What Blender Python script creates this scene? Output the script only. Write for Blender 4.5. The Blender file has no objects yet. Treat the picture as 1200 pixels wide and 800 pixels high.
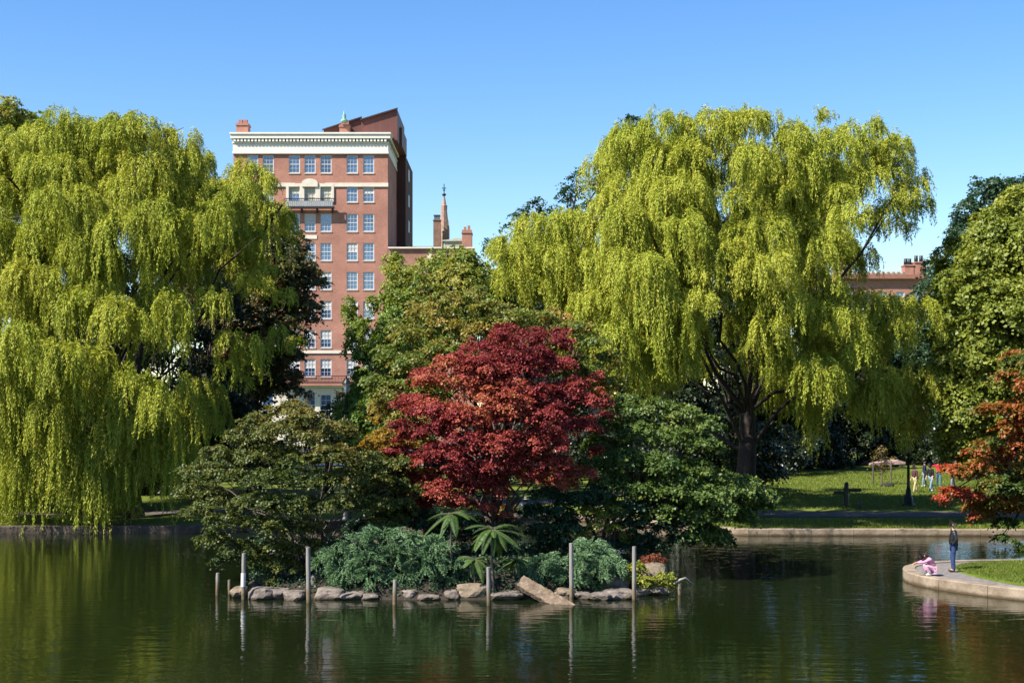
import bpy, bmesh, math, random
import numpy as np
from mathutils import Vector, Matrix, noise as mnoise

# ------------------------------------------------------------------ camera, world, sun
F = 1666.67          # focal length in pixels of a 1200 px wide frame
CZ = 6.2             # eye height above the water
HY = 475.0           # horizon row
SC = bpy.context.scene
COL = SC.collection
cam = bpy.data.cameras.new("camera"); camo = bpy.data.objects.new("camera", cam)
COL.objects.link(camo); SC.camera = camo
camo.location = (0, 0, CZ); camo.rotation_euler = (math.radians(90), 0, 0)
cam.sensor_width = 36; cam.lens = 50.0
cam.shift_y = (HY - 400.0) / 1200.0
cam.clip_start = 0.5; cam.clip_end = 6000

AZ, EL = math.radians(60), math.radians(46)     # sun: left of and behind the camera
SUN = Vector((-math.sin(AZ) * math.cos(EL), -math.cos(AZ) * math.cos(EL), math.sin(EL)))
w = bpy.data.worlds.new("World"); SC.world = w; w.use_nodes = True
nt = w.node_tree; bg = nt.nodes["Background"]
sky = nt.nodes.new("ShaderNodeTexSky"); sky.sky_type = 'NISHITA'; sky.sun_disc = False
sky.sun_elevation = EL; sky.sun_rotation = math.atan2(SUN.x, SUN.y)
sky.altitude = 0; sky.air_density = 1.0; sky.dust_density = 0.15; sky.ozone_density = 2.0
hs = nt.nodes.new("ShaderNodeHueSaturation"); hs.inputs["Saturation"].default_value = 1.32; hs.inputs["Value"].default_value = 1.2; hs.inputs["Hue"].default_value = 0.508
nt.links.new(sky.outputs[0], hs.inputs["Color"]); nt.links.new(hs.outputs[0], bg.inputs[0]); bg.inputs[1].default_value = 0.075
sl = bpy.data.lights.new("sun", 'SUN'); sl.energy = 5.0; sl.angle = math.radians(0.5); sl.color = (1, 0.955, 0.88)
so = bpy.data.objects.new("sun", sl); COL.objects.link(so)
so.rotation_euler = SUN.to_track_quat('Z', 'Y').to_euler()
SC.view_settings.view_transform = 'Standard'; SC.view_settings.look = 'None'
SC.view_settings.exposure = 1.2; SC.view_settings.gamma = 1.0
SC.render.engine = 'CYCLES'
SC.cycles.max_bounces = 6; SC.cycles.diffuse_bounces = 1; SC.cycles.glossy_bounces = 3
SC.cycles.transmission_bounces = 3; SC.cycles.caustics_reflective = False; SC.cycles.caustics_refractive = False

def P(px, py, Y):
    """point at depth Y seen at photo position px, py (the photo is 1200 x 800)"""
    return np.array(((px - 600.0) / F * Y, Y, CZ - (py - HY) / F * Y))
def M(px, Y):        # length in metres of px pixels at depth Y
    return px / F * Y

# ------------------------------------------------------------------ materials
MATS = {}
K = 0.73     # overall reflectance level of natural and masonry surfaces
FULL = {'limestone', 'white_paint', 'cornice_stone', 'white_blind', 'cream_blind', 'stone_sill', 'pink_jacket', 'pale_pink_trousers', 'white_shoes', 'cream_shirt', 'straw_hat', 'yellow_cloth', 'red_shirt', 'tan_trousers', 'skin_tone'}
def newmat(name):
    m = bpy.data.materials.new(name); m.use_nodes = True
    return m, m.node_tree, m.node_tree.nodes["Principled BSDF"]
def mat(name, col, rough=0.7, var=0.25, scale=3.0, bump=0.0, bscale=20.0, metal=0.0, spec=0.4, col2=None, stretch=None):
    """noise-mottled surface colour with optional bump"""
    if name in MATS: return MATS[name]
    m, t, b = newmat(name); N = t.nodes; L = t.links
    tc = N.new("ShaderNodeTexCoord"); src = tc.outputs["Object"]
    if stretch:
        mp = N.new("ShaderNodeMapping"); mp.inputs["Scale"].default_value = stretch
        L.new(src, mp.inputs[0]); src = mp.outputs[0]
    n1 = N.new("ShaderNodeTexNoise"); n1.inputs["Scale"].default_value = scale; n1.inputs["Detail"].default_value = 8
    n1.inputs["Roughness"].default_value = 0.65
    L.new(src, n1.inputs["Vector"])
    r = N.new("ShaderNodeValToRGB"); L.new(n1.outputs[0], r.inputs[0])
    k_ = .85 if name in FULL else K
    c = np.array(col) * k_; c2 = np.array(col2) * k_ if col2 is not None else c * (1 + var)
    c1 = c if col2 is not None else c * (1 - var)
    r.color_ramp.elements[0].position = 0.35; r.color_ramp.elements[1].position = 0.65
    r.color_ramp.elements[0].color = (*c1, 1); r.color_ramp.elements[1].color = (*c2, 1)
    L.new(r.outputs[0], b.inputs["Base Color"])
    b.inputs["Roughness"].default_value = rough; b.inputs["Metallic"].default_value = metal
    b.inputs["Specular IOR Level"].default_value = spec
    if bump:
        n2 = N.new("ShaderNodeTexNoise"); n2.inputs["Scale"].default_value = bscale; n2.inputs["Detail"].default_value = 6
        L.new(src, n2.inputs["Vector"])
        bp = N.new("ShaderNodeBump"); bp.inputs["Strength"].default_value = bump; bp.inputs["Distance"].default_value = 0.05
        L.new(n2.outputs[0], bp.inputs["Height"]); L.new(bp.outputs[0], b.inputs["Normal"])
    MATS[name] = m
    return m

def leafmat(name, stops, trans=0.35, rough=0.5, spec=0.35, jitter=0.35, tcol=1.0):
    """leaf: hue follows the per-leaf 'tint' value plus a random step per leaf; some light passes through"""
    if name in MATS: return MATS[name]
    m, t, b = newmat(name); N = t.nodes; L = t.links
    at = N.new("ShaderNodeAttribute"); at.attribute_name = "tint"
    ge = N.new("ShaderNodeNewGeometry")
    ma = N.new("ShaderNodeMath"); ma.operation = 'MULTIPLY_ADD'
    L.new(ge.outputs["Random Per Island"], ma.inputs[0]); ma.inputs[1].default_value = jitter
    L.new(at.outputs["Fac"], ma.inputs[2])
    sb = N.new("ShaderNodeMath"); sb.operation = 'SUBTRACT'; L.new(ma.outputs[0], sb.inputs[0]); sb.inputs[1].default_value = jitter / 2
    r = N.new("ShaderNodeValToRGB"); L.new(sb.outputs[0], r.inputs[0])
    e = r.color_ramp.elements
    while len(e) < len(stops): e.new(0.5)
    for i, (p, c) in enumerate(stops):
        e[i].position = p; e[i].color = (c[0] * K, c[1] * K, c[2] * K, 1)
    L.new(r.outputs[0], b.inputs["Base Color"]); b.inputs["Roughness"].default_value = rough
    b.inputs["Specular IOR Level"].default_value = spec
    tr = N.new("ShaderNodeBsdfTranslucent")
    mul = N.new("ShaderNodeMix"); mul.data_type = 'RGBA'; mul.blend_type = 'MULTIPLY'; mul.inputs[0].default_value = 1
    L.new(r.outputs[0], mul.inputs[6]); mul.inputs[7].default_value = (1.25 * tcol, 1.2 * tcol, 0.5 * tcol, 1)
    L.new(mul.outputs[2], tr.inputs[0])
    mx = N.new("ShaderNodeMixShader"); mx.inputs[0].default_value = trans
    L.new(b.outputs[0], mx.inputs[1]); L.new(tr.outputs[0], mx.inputs[2])
    L.new(mx.outputs[0], N["Material Output"].inputs[0])
    MATS[name] = m
    return m

def brickmat(name, c1, c2, mortar, bw=0.22, bh=0.075, rough=0.85):
    if name in MATS: return MATS[name]
    c1, c2, mortar = [tuple(v * K for v in q) for q in (c1, c2, mortar)]
    m, t, b = newmat(name); N = t.nodes; L = t.links
    tc = N.new("ShaderNodeTexCoord"); sx = N.new("ShaderNodeSeparateXYZ"); L.new(tc.outputs["Object"], sx.inputs[0])
    ad = N.new("ShaderNodeMath"); L.new(sx.outputs[0], ad.inputs[0]); L.new(sx.outputs[1], ad.inputs[1])
    cb = N.new("ShaderNodeCombineXYZ"); L.new(ad.outputs[0], cb.inputs[0]); L.new(sx.outputs[2], cb.inputs[1])
    br = N.new("ShaderNodeTexBrick"); L.new(cb.outputs[0], br.inputs[0])
    br.inputs["Color1"].default_value = (*c1, 1); br.inputs["Color2"].default_value = (*c2, 1); br.inputs["Mortar"].default_value = (*mortar, 1)
    br.inputs["Scale"].default_value = 1; br.inputs["Brick Width"].default_value = bw; br.inputs["Row Height"].default_value = bh
    br.inputs["Mortar Size"].default_value = 0.008
    n = N.new("ShaderNodeTexNoise"); n.inputs["Scale"].default_value = 0.35; n.inputs["Detail"].default_value = 9; n.inputs["Roughness"].default_value = 0.7
    L.new(tc.outputs["Object"], n.inputs["Vector"])
    r = N.new("ShaderNodeValToRGB"); L.new(n.outputs[0], r.inputs[0])
    r.color_ramp.elements[0].position = 0.3; r.color_ramp.elements[0].color = (0.68, 0.66, 0.66, 1)
    r.color_ramp.elements[1].position = 0.7; r.color_ramp.elements[1].color = (1.18, 1.15, 1.12, 1)
    mx = N.new("ShaderNodeMix"); mx.data_type = 'RGBA'; mx.blend_type = 'MULTIPLY'; mx.inputs[0].default_value = 1
    L.new(br.outputs[0], mx.inputs[6]); L.new(r.outputs[0], mx.inputs[7]); L.new(mx.outputs[2], b.inputs["Base Color"])
    b.inputs["Roughness"].default_value = rough; b.inputs["Specular IOR Level"].default_value = 0.2
    MATS[name] = m
    return m

# ------------------------------------------------------------------ object helpers
def tag(o, label=None, cat=None, group=None, kind=None):
    if label: o["label"] = label
    if cat: o["category"] = cat
    if group: o["group"] = group
    if kind: o["kind"] = kind
    return o
def empty(name, loc, label, cat, group=None):
    o = bpy.data.objects.new(name, None); COL.objects.link(o); o.location = tuple(float(v) for v in loc)
    o.empty_display_size = 0.3
    return tag(o, label, cat, group)
def link(name, me, m, parent=None):
    o = bpy.data.objects.new(name, me); COL.objects.link(o)
    if m is not None: me.materials.append(m)
    if parent is not None:
        o.parent = parent
        o.location = -parent.location      # meshes are written in world coordinates
    return o
def npmesh(name, V, nper=4, tint=None, smooth=False):
    """every nper successive vertices are one face"""
    n = len(V); me = bpy.data.meshes.new(name)
    me.vertices.add(n); me.vertices.foreach_set("co", np.ascontiguousarray(V, dtype=np.float32).ravel())
    me.loops.add(n); me.loops.foreach_set("vertex_index", np.arange(n, dtype=np.int32))
    f = n // nper; me.polygons.add(f)
    me.polygons.foreach_set("loop_start", np.arange(0, n, nper, dtype=np.int32))
    me.polygons.foreach_set("loop_total", np.full(f, nper, dtype=np.int32))
    if tint is not None:
        a = me.attributes.new("tint", 'FLOAT', 'FACE'); a.data.foreach_set("value", np.ascontiguousarray(tint, dtype=np.float32))
    me.update(); return me
def idmesh(name, V, Fs, smooth=False):
    me = bpy.data.meshes.new(name); me.from_pydata([tuple(map(float, v)) for v in V], [], [tuple(map(int, f)) for f in Fs])
    if smooth: me.polygons.foreach_set("use_smooth", [True] * len(me.polygons))
    me.update(); return me
class MB:
    """collects boxes, prisms and tubes into one mesh"""
    def __init__(s): s.v = []; s.f = []; s.sm = []
    def add(s, V, Fs, sm=False):
        k = len(s.v); s.v += [tuple(map(float, v)) for v in V]; s.f += [tuple(int(i) + k for i in f) for f in Fs]; s.sm += [sm] * len(Fs)
    def box(s, x0, x1, y0, y1, z0, z1):
        s.add([(x0, y0, z0), (x1, y0, z0), (x1, y1, z0), (x0, y1, z0), (x0, y0, z1), (x1, y0, z1), (x1, y1, z1), (x0, y1, z1)],
              [(0, 3, 2, 1), (4, 5, 6, 7), (0, 1, 5, 4), (1, 2, 6, 5), (2, 3, 7, 6), (3, 0, 4, 7)]); return s
    def prism(s, poly, y0, y1):           # poly in x,z
        n = len(poly)
        s.add([(x, y0, z) for x, z in poly] + [(x, y1, z) for x, z in poly],
              [tuple(range(n)), tuple(range(2 * n - 1, n - 1, -1))] + [(i, i + n, (i + 1) % n + n, (i + 1) % n) for i in range(n)]); return s
    def hprism(s, poly, z0, z1):          # poly in x,y
        n = len(poly)
        s.add([(x, y, z0) for x, y in poly] + [(x, y, z1) for x, y in poly],
              [tuple(range(n - 1, -1, -1)), tuple(range(n, 2 * n))] + [(i, (i + 1) % n, (i + 1) % n + n, i + n) for i in range(n)]); return s
    def tube(s, pts, rad, n=8, cap=True, sm=True):
        pts = np.array(pts, float); k = len(pts)
        if np.isscalar(rad): rad = [rad] * k
        T = np.gradient(pts, axis=0); T /= np.linalg.norm(T, axis=1)[:, None] + 1e-9
        V = []
        up = np.array((0.13, 0.21, 1.0)) if abs(T[0][2]) < 0.8 else np.array((1.0, 0.17, 0.1))
        for p, t, r in zip(pts, T, rad):
            a = np.cross(up, t); a /= np.linalg.norm(a) + 1e-9; b = np.cross(t, a)
            for i in range(n):
                q = 2 * math.pi * i / n; V.append(p + r * (math.cos(q) * a + math.sin(q) * b))
        Fs = [(j * n + i, j * n + (i + 1) % n, (j + 1) * n + (i + 1) % n, (j + 1) * n + i) for j in range(k - 1) for i in range(n)]
        s.add(V, Fs, sm)
        if cap:
            s.add(V[:n], [tuple(range(n - 1, -1, -1))]); s.add(V[-n:], [tuple(range(n))])
        return s
    def lathe(s, c, prof, n=16, sm=True):     # prof: (r, z)
        V = []; k = len(prof)
        for r, z in prof:
            for i in range(n):
                q = 2 * math.pi * i / n; V.append((c[0] + r * math.cos(q), c[1] + r * math.sin(q), c[2] + z))
        s.add(V, [(j * n + i, j * n + (i + 1) % n, (j + 1) * n + (i + 1) % n, (j + 1) * n + i) for j in range(k - 1) for i in range(n)]
              + [tuple(range(n - 1, -1, -1)), tuple(range((k - 1) * n, k * n))], sm)
        return s
    def build(s, name, m, parent=None):
        me = bpy.data.meshes.new(name); me.from_pydata(s.v, [], s.f)
        me.polygons.foreach_set("use_smooth", s.sm); me.update()
        return link(name, me, m, parent)

# ------------------------------------------------------------------ foliage
def unit(a): return a / (np.linalg.norm(a, axis=-1, keepdims=True) + 1e-9)
def leafquads(c, t, n, ln, wd, fold=0.15, rng=None):
    """lance/rhomb shaped leaves: centres c, axis t, normal n"""
    t = unit(t); b = unit(np.cross(n, t)); n2 = np.cross(t, b)
    ln = np.broadcast_to(np.asarray(ln), (len(c),))[:, None]; wd = np.broadcast_to(np.asarray(wd), (len(c),))[:, None]
    k = t * ln * 0.08
    V = np.stack([c - t * ln * .5, c - k + b * wd * .5 - n2 * wd * fold, c + t * ln * .5, c - k - b * wd * .5 - n2 * wd * fold], 1)
    return V.reshape(-1, 3)

def snoise(p, s, seed=0.0):
    """cheap smooth value in 0..1 for colour drift through a crown"""
    x, y, z = (p * s + seed).T
    v = np.sin(x * 1.3 + 1.7 * np.sin(y * .9 + z)) + np.sin(z * 1.9 + 1.3 * np.sin(x * 1.1)) + np.sin(y * 1.6 + x * .7 + 1.1 * np.sin(z * 1.3))
    return 0.5 + v / 6.0

def curtains(clumps, rng, strands=120, step=0.13, leaf=(0.24, 0.05), tbase=0.5, seed=0.0, wid=1.0):
    """weeping foliage: each clump is a dome of shoots that arch out and hang.
       clump = (x, y, z, rx, ry, dome height, hang length)"""
    VV = []; TT = []
    for (x, y, z, rx, ry, h, L) in clumps:
        S = max(10, int(strands * (rx * ry / 4.0 * 1.5 + 0.13)))
        # shoots gather into a handful of tresses, leaving slits between them
        G = max(5, int(S / 9)); ga = rng.uniform(0, 2 * np.pi, G); gr = np.sqrt(rng.uniform(0.02, 1, G)); gl = rng.uniform(0.45, 1.0, G) ** 0.9
        g = rng.integers(0, G, S)
        a = ga[g] + rng.normal(0, 0.16, S); r = np.clip(gr[g] + rng.normal(0, 0.09, S), 0, 1.05)
        out = np.stack([np.cos(a), np.sin(a), np.zeros(S)], 1)
        p0 = np.stack([x + out[:, 0] * r * rx, y + out[:, 1] * r * ry, z - h * r ** 2 + rng.normal(0, .12, S)], 1)
        Ls = L * gl[g] * rng.uniform(0.75, 1.08, S); cap = rng.random(S) < .35; Ls[cap] *= .4
        T = max(4, int(L * 1.08 / step)); s = np.arange(T) * step
        d0 = unit(out * 0.9 + np.array((0, 0, 0.45)) + rng.normal(0, .3, (S, 3)))
        k = np.exp(-s / 0.38)[None, :, None]
        sway = rng.normal(0, .10, (S, 1, 3)); sway[..., 2] = 0
        d = d0[:, None, :] * k + np.array((0, 0, -1.0)) * (1 - k) + sway + rng.normal(0, .09, (S, T, 3))
        d = unit(d); path = p0[:, None, :] + np.cumsum(d * step, axis=1)
        keep = s[None, :] < Ls[:, None]
        tint_s = tbase + rng.normal(0, .10, S) + 0.22 * (snoise(p0, 0.55, seed) - .5)
        for rep in range(3):
            c = path + rng.normal(0, .035, path.shape)
            side = rng.normal(0, 1, path.shape); side[..., 2] *= 0.2
            t = unit(d * 1.0 + unit(side) * 0.42)
            n = unit(rng.normal(0, .75, path.shape) + out[:, None, :] + np.array((0, 0, .35)))
            cc = c[keep]; 
            if len(cc) == 0: continue
            lw = rng.uniform(.7, 1.2, len(cc))
            VV.append(leafquads(cc + t[keep] * leaf[0] * .3, t[keep], n[keep], leaf[0] * lw, leaf[1] * lw * wid))
            tt = np.broadcast_to(tint_s[:, None], keep.shape)[keep]
            TT.append(tt)
    return np.concatenate(VV), np.clip(np.concatenate(TT), 0.02, 0.98)

def sprays(blobs, rng, sr=0.35, dens=1.2, nl=55, leaf=(0.12, 0.07), flat=0.6, thick=0.25, tbase=0.5, tz=0.0, seed=0.0, inner=0.25,
           low=-0.55, lsig=0.45, tnoise=0.35, ragged=0.16, wild=0.06):
    """broadleaf crown: blobs (x, y, z, rx, ry, rz) carry flattened leaf sprays on their shells"""
    VV = []; TT = []
    up = np.array((0, 0, 1.0))
    zs = [b[2] for b in blobs]; z0, z1 = min(zs), max(zs) + 1e-3
    for (x, y, z, rx, ry, rz) in blobs:
        area = 4 * np.pi * ((rx * ry) ** 1.6 / 3 + (rx * rz) ** 1.6 / 3 + (ry * rz) ** 1.6 / 3) ** (1 / 1.6)
        S = max(5, int(area / (np.pi * sr * sr) * dens))
        d = unit(rng.normal(0, 1, (int(S * 2.2) + 8, 3))); d = d[d[:, 2] > low][:S]; S = len(d)
        rad = 1.0 - np.abs(rng.normal(0, ragged, S)); ext = rng.random(S) < wild; rad[ext] = rng.uniform(1.02, 1.28, ext.sum())
        inn = rng.random(S) < inner; rad[inn] = rng.uniform(.25, .8, inn.sum())
        R = np.array((rx, ry, rz)); c = np.array((x, y, z)) + d * R * rad[:, None]
        nrm = unit(up * flat + unit(d / R) * (1.15 - flat) + rng.normal(0, .22, (S, 3)))
        rs = sr * rng.uniform(.6, 1.25, S)
        M_ = nl
        q = rng.normal(0, .5, (S, M_, 3)); q = q - (q * nrm[:, None, :]).sum(-1, keepdims=True) * nrm[:, None, :] * (1 - thick)
        ll = np.linalg.norm(q, axis=-1, keepdims=True)
        pos = c[:, None, :] + q * rs[:, None, None] - up * (ll ** 2) * rs[:, None, None] * 0.22
        n = unit(nrm[:, None, :] + rng.normal(0, lsig, (S, M_, 3)))
        t = unit(q + rng.normal(0, .5, q.shape) - up * 0.25)
        pos = pos.reshape(-1, 3); n = n.reshape(-1, 3); t = t.reshape(-1, 3)
        lw = rng.uniform(.65, 1.2, len(pos))
        VV.append(leafquads(pos, t, n, leaf[0] * lw, leaf[1] * lw))
        ts = tbase + rng.normal(0, .08, S) + tnoise * (snoise(c, 0.8, seed) - .5) + tz * ((c[:, 2] - z0) / (z1 - z0) - .5) 
        TT.append(np.repeat(ts, M_))
    return np.concatenate(VV), np.clip(np.concatenate(TT), 0.02, 0.98)

def spread(lst, Y0, c, R, depth, rng, back=0.6, jit=0.12, aspect=1.0, flatz=1.0):
    """photo-placed lobes -> 3-D lobes wrapped round a crown of centre c (px) and radii R (px), with more on its far side"""
    out = []
    for e in lst:
        px, py, rp = e[:3]; rv = e[3] if len(e) > 3 else rp * flatz
        k = 1 - ((px - c[0]) / R[0]) ** 2 - ((py - c[1]) / R[1]) ** 2
        k = math.sqrt(max(0.02, k))
        Y = Y0 - depth * k * rng.uniform(.75, 1.0) + rng.normal(0, jit * depth)
        p = P(px, py, Y); r = M(rp, Y)
        out.append((p[0], p[1], p[2], r, r * aspect, M(rv, Y)))
        if rng.random() < back:
            Y2 = Y0 + depth * k * rng.uniform(.3, 1.0)
            p = P(px, py, Y0); r = M(rp, Y0)
            out.append((p[0] + rng.normal(0, r * .3), Y2, p[2] + rng.normal(0, r * .25), r * 1.05, r * aspect, M(rv, Y0)))
    return out

def limbs(base, fork, blobs, rng, r0=0.25, r1=0.04, n=8, stems=1, maxn=28, flare=1.5, lr=1.0):
    """trunk from base to fork and one curved limb per lobe"""
    mb = MB(); base = np.array(base, float); fork = np.array(fork, float)
    ks = list(range(len(blobs))); rng.shuffle(ks)
    roots = []
    for s in range(stems):
        off = np.array((rng.normal(0, r0 * 1.2), rng.normal(0, r0 * 1.2), 0)) if stems > 1 else np.zeros(3)
        sp_ = min(.7, r0 * 4); f = fork + (np.array((rng.normal(0, sp_), rng.normal(0, sp_), rng.normal(0, sp_ * .4))) if stems > 1 else 0)
        mid = (base + f) / 2 + off + rng.normal(0, .06, 3) * np.linalg.norm(f - base) * .5
        rr = r0 / math.sqrt(stems)
        ts = np.linspace(0, 1, 9)[:, None]
        pts = (1 - ts) ** 2 * (base + off) + 2 * ts * (1 - ts) * mid + ts ** 2 * f
        rad = [rr * (1 + (flare - 1) * max(0, 1 - t * 6)) * (1 - .35 * t) for t in ts[:, 0]]
        mb.tube(pts, rad, 10); roots.append((f, rr * .66, pts))
    for k in ks[:maxn]:
        b = np.array(blobs[k][:3]); f, rr, pts = roots[k % stems]
        st = pts[rng.integers(5, 9)] if rng.random() < .5 else f
        L = np.linalg.norm(b - st)
        c = (st + b) / 2 + np.array((0, 0, .12 * L)) + rng.normal(0, .07 * L, 3)
        ts = np.linspace(0, 1, 7)[:, None]
        q = (1 - ts) ** 2 * st + 2 * ts * (1 - ts) * c + ts ** 2 * b
        q[1:-1] += rng.normal(0, .02 * L, (5, 3))
        ra = rr * rng.uniform(.35, .6) * lr
        mb.tube(q, np.linspace(ra, r1, 7), 6)
        for _ in range(2):                       # twigs inside the lobe
            i = rng.integers(3, 7); R = np.array(blobs[k][3:6]); e = b + unit(rng.normal(0, 1, 3)) * R * .8
            m_ = (q[i] + e) / 2 + rng.normal(0, .1, 3) * R
            mb.tube([q[i], m_, e], [r1 * .9, r1 * .6, r1 * .25], 4, cap=False)
    return mb

def plant(name, label, cat, base, VT, leafm, trunk=None, barkm=None, group=None, crown="crown"):
    t = empty(name, base, label, cat, group)
    if trunk is not None: trunk.build("trunk", barkm, t)
    V, T = VT
    o = link(crown, npmesh(crown, V, 4, T), leafm, t)
    return t

# ------------------------------------------------------------------ terrain
SH = [(-400, 62), (-60, 66), (-26, 69), (-16, 69.3), (-11, 71), (-6, 75), (-2, 77.5), (2, 77.5), (6, 74), (9, 69.5), (11, 67.8), (20, 67.6), (30, 67.4), (45, 66), (400, 60)]
def shore(x): return float(np.interp(x, [a for a, _ in SH], [b for _, b in SH]))
def gz(x, y):
    d = y - shore(x)
    s = lambda a, b: (lambda t: t * t * (3 - 2 * t))(min(1, max(0, (d - a) / (b - a))))
    return 0.31 + 0.47 * s(1, 16) + 0.42 * s(18, 45) + 0.10 * mnoise.noise(Vector((x * .06, y * .06, 0))) * s(4, 25) + 0.4 * s(60, 140)

grass_m = mat("lawn_grass", (0.11, 0.145, 0.018), 0.9, scale=0.5, col2=(0.19, 0.22, 0.032), bump=0.6, bscale=9, spec=0.15)
grass_q = mat("quay_grass", (0.13, 0.19, 0.02), 0.9, scale=1.2, col2=(0.20, 0.27, 0.035), bump=0.6, bscale=14, spec=0.15)
path_m = mat("path_asphalt", (0.12, 0.095, 0.08), 0.9, scale=3, var=.25, bump=.3, bscale=60)
soil_m = mat("soil", (0.035, 0.025, 0.016), 0.95, scale=2.5, var=.45, bump=.8, bscale=8)
street_m = mat("street_asphalt", (0.09, 0.09, 0.09), 0.9, scale=1, var=.15)
granite = mat("granite", (0.30, 0.22, 0.145), 0.8, scale=1.6, col2=(0.50, 0.40, 0.28), bump=.5, bscale=14)

def sheet(name, m, xs, rows, zf, kind="structure", off=0.0):
    """rows: list of functions x -> y, near to far"""
    V = []; Fs = []; n = len(xs)
    for r in rows:
        for x in xs:
            y = r(x); V.append((x, y, zf(x, y) + off))
    for j in range(len(rows) - 1):
        for i in range(n - 1): Fs.append((j * n + i, j * n + i + 1, (j + 1) * n + i + 1, (j + 1) * n + i))
    me = idmesh(name, V, Fs, True); o = link(name, me, m)
    return tag(o, kind=kind)
xs = sorted(set([-3000, -1200, -500, -300, -200, -150, -120] + [-100 + 2 * i for i in range(101)] + [120, 150, 200, 300, 500, 1200, 3000]))
offs = [0.3, 0.8, 1.5, 2.5, 3.5, 5, 7, 9, 11, 13, 15, 18, 21, 24, 28, 32, 36, 40, 45, 52, 60, 75, 90, 120, 180, 300, 700, 1500, 4000]
g = sheet("ground", grass_m, xs, [(lambda x, o=o: shore(x) + o) for o in offs], gz)
sk = sheet("pond_bank", soil_m, xs, [(lambda x: shore(x) + .02), (lambda x: shore(x) + .3)], lambda x, y: -1.0 if y < shore(x) + .1 else gz(x, y) - .004)
pxs = [-100 + 2 * i for i in range(101)]
# shaded promenade a few metres behind the shore, and a walk further back
sheet("promenade_path", path_m, pxs, [(lambda x, o=o: shore(x) + o) for o in (5.8, 6.6, 7.4, 8.2)], gz, off=0.03)
sheet("back_path", mat("pale_walk", (0.42, 0.36, 0.32), .9, scale=2), pxs, [(lambda x, o=o: 118 + o + 0.05 * x) for o in (0, 2, 4)], gz, off=0.06)
sheet("street", street_m, [-400, -200, -100, 0, 100, 200, 400], [(lambda x, o=o: 148 + o) for o in (0, 6, 12)], gz, off=0.12)

# the water
wm, wt, wb = newmat("lagoon_water"); N = wt.nodes; L = wt.links
wb.inputs["Base Color"].default_value = (0.0065, 0.0105, 0.0028, 1); wb.inputs["Roughness"].default_value = 0.035
wb.inputs["IOR"].default_value = 1.42; wb.inputs["Specular IOR Level"].default_value = 0.5
tc = N.new("ShaderNodeTexCoord")
def wave(sx, sy, sc, detail, stren, dist, prev=None):
    mp = N.new("ShaderNodeMapping"); mp.inputs["Scale"].default_value = (sx, sy, 1); L.new(tc.outputs["Object"], mp.inputs[0])
    no = N.new("ShaderNodeTexNoise"); no.inputs["Scale"].default_value = sc; no.inputs["Detail"].default_value = detail
    L.new(mp.outputs[0], no.inputs["Vector"])
    bp = N.new("ShaderNodeBump"); bp.inputs["Strength"].default_value = stren; bp.inputs["Distance"].default_value = dist
    L.new(no.outputs[0], bp.inputs["Height"])
    if prev is not None: L.new(prev.outputs[0], bp.inputs["Normal"])
    return bp
b1 = wave(0.5, 1.0, 0.8, 2, 1.0, 0.014); b3 = wave(0.35, 1.0, 2.6, 2, 1.0, 0.017, b1); b2 = wave(0.32, 1.0, 6.0, 3, 1.0, 0.007, b3)
pn = N.new("ShaderNodeTexNoise"); pn.inputs["Scale"].default_value = .06; pn.inputs["Detail"].default_value = 3; L.new(tc.outputs["Object"], pn.inputs["Vector"])
pr = N.new("ShaderNodeMapRange"); pr.inputs[1].default_value = .35; pr.inputs[2].default_value = .65; pr.inputs[3].default_value = .55; pr.inputs[4].default_value = 1.0; L.new(pn.outputs[0], pr.inputs[0])
for q_ in (b2, b3): L.new(pr.outputs[0], q_.inputs["Strength"])
L.new(b2.outputs[0], wb.inputs["Normal"])
me = idmesh("lagoon_water", [(-500, -120, 0), (500, -120, 0), (500, 79, 0), (-500, 79, 0)], [(0, 1, 2, 3)])
tag(link("lagoon_water", me, wm), kind="structure")

# ------------------------------------------------------------------ granite kerb of the far shore
def kerb(name, pts, label, width=0.45, z0=-0.4, z1=0.45, block=2.6, inward=1, m=None):
    """a run of dressed stones with open joints along a polyline"""
    mb = MB(); pts = [Vector(p) for p in pts]
    segs = []; acc = 0
    dense = []
    for a, b in zip(pts[:-1], pts[1:]):
        n = max(1, int((b - a).length / 0.25))
        for i in range(n): dense.append(a.lerp(b, i / n))
    dense.append(pts[-1])
    run = [dense[0]]; d = 0
    rr = random.Random(5)
    def emit(run):
        if len(run) < 2: return
        g = .008
        a = run[0] + (run[1] - run[0]).normalized() * g; b = run[-1] - (run[-1] - run[-2]).normalized() * g
        r = [a] + run[1:-1][::2] + [b]; zz = z1 + rr.uniform(-.012, .012)
        n = len(r); V = []
        for i, p in enumerate(r):
            t = (r[min(i + 1, n - 1)] - r[max(i - 1, 0)]).normalized(); nn = Vector((-t.y, t.x)) * inward
            f = p; bk = p + nn * width; c = .03
            V += [(f.x, f.y, z0), (f.x, f.y, zz - c), (f.x + nn.x * c, f.y + nn.y * c, zz), (bk.x, bk.y, zz), (bk.x, bk.y, z0)]
        Fs = []
        for i in range(n - 1):
            for j in range(5): Fs.append((i * 5 + j, (i + 1) * 5 + j, (i + 1) * 5 + (j + 1) % 5, i * 5 + (j + 1) % 5))
        Fs += [(4, 3, 2, 1, 0), tuple((n - 1) * 5 + j for j in range(5))]
        mb.add(V, Fs)
    for p, q in zip(dense[:-1], dense[1:]):
        run.append(q); d += (q - p).length
        if d > block: emit(run); run = [q]; d = 0
    emit(run)
    o = mb.build(name, m or granite)
    bmm = bmesh.new(); bmm.from_mesh(o.data); bmesh.ops.recalc_face_normals(bmm, faces=bmm.faces); bmm.to_mesh(o.data); bmm.free()
    return tag(o, label, "wall")
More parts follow.
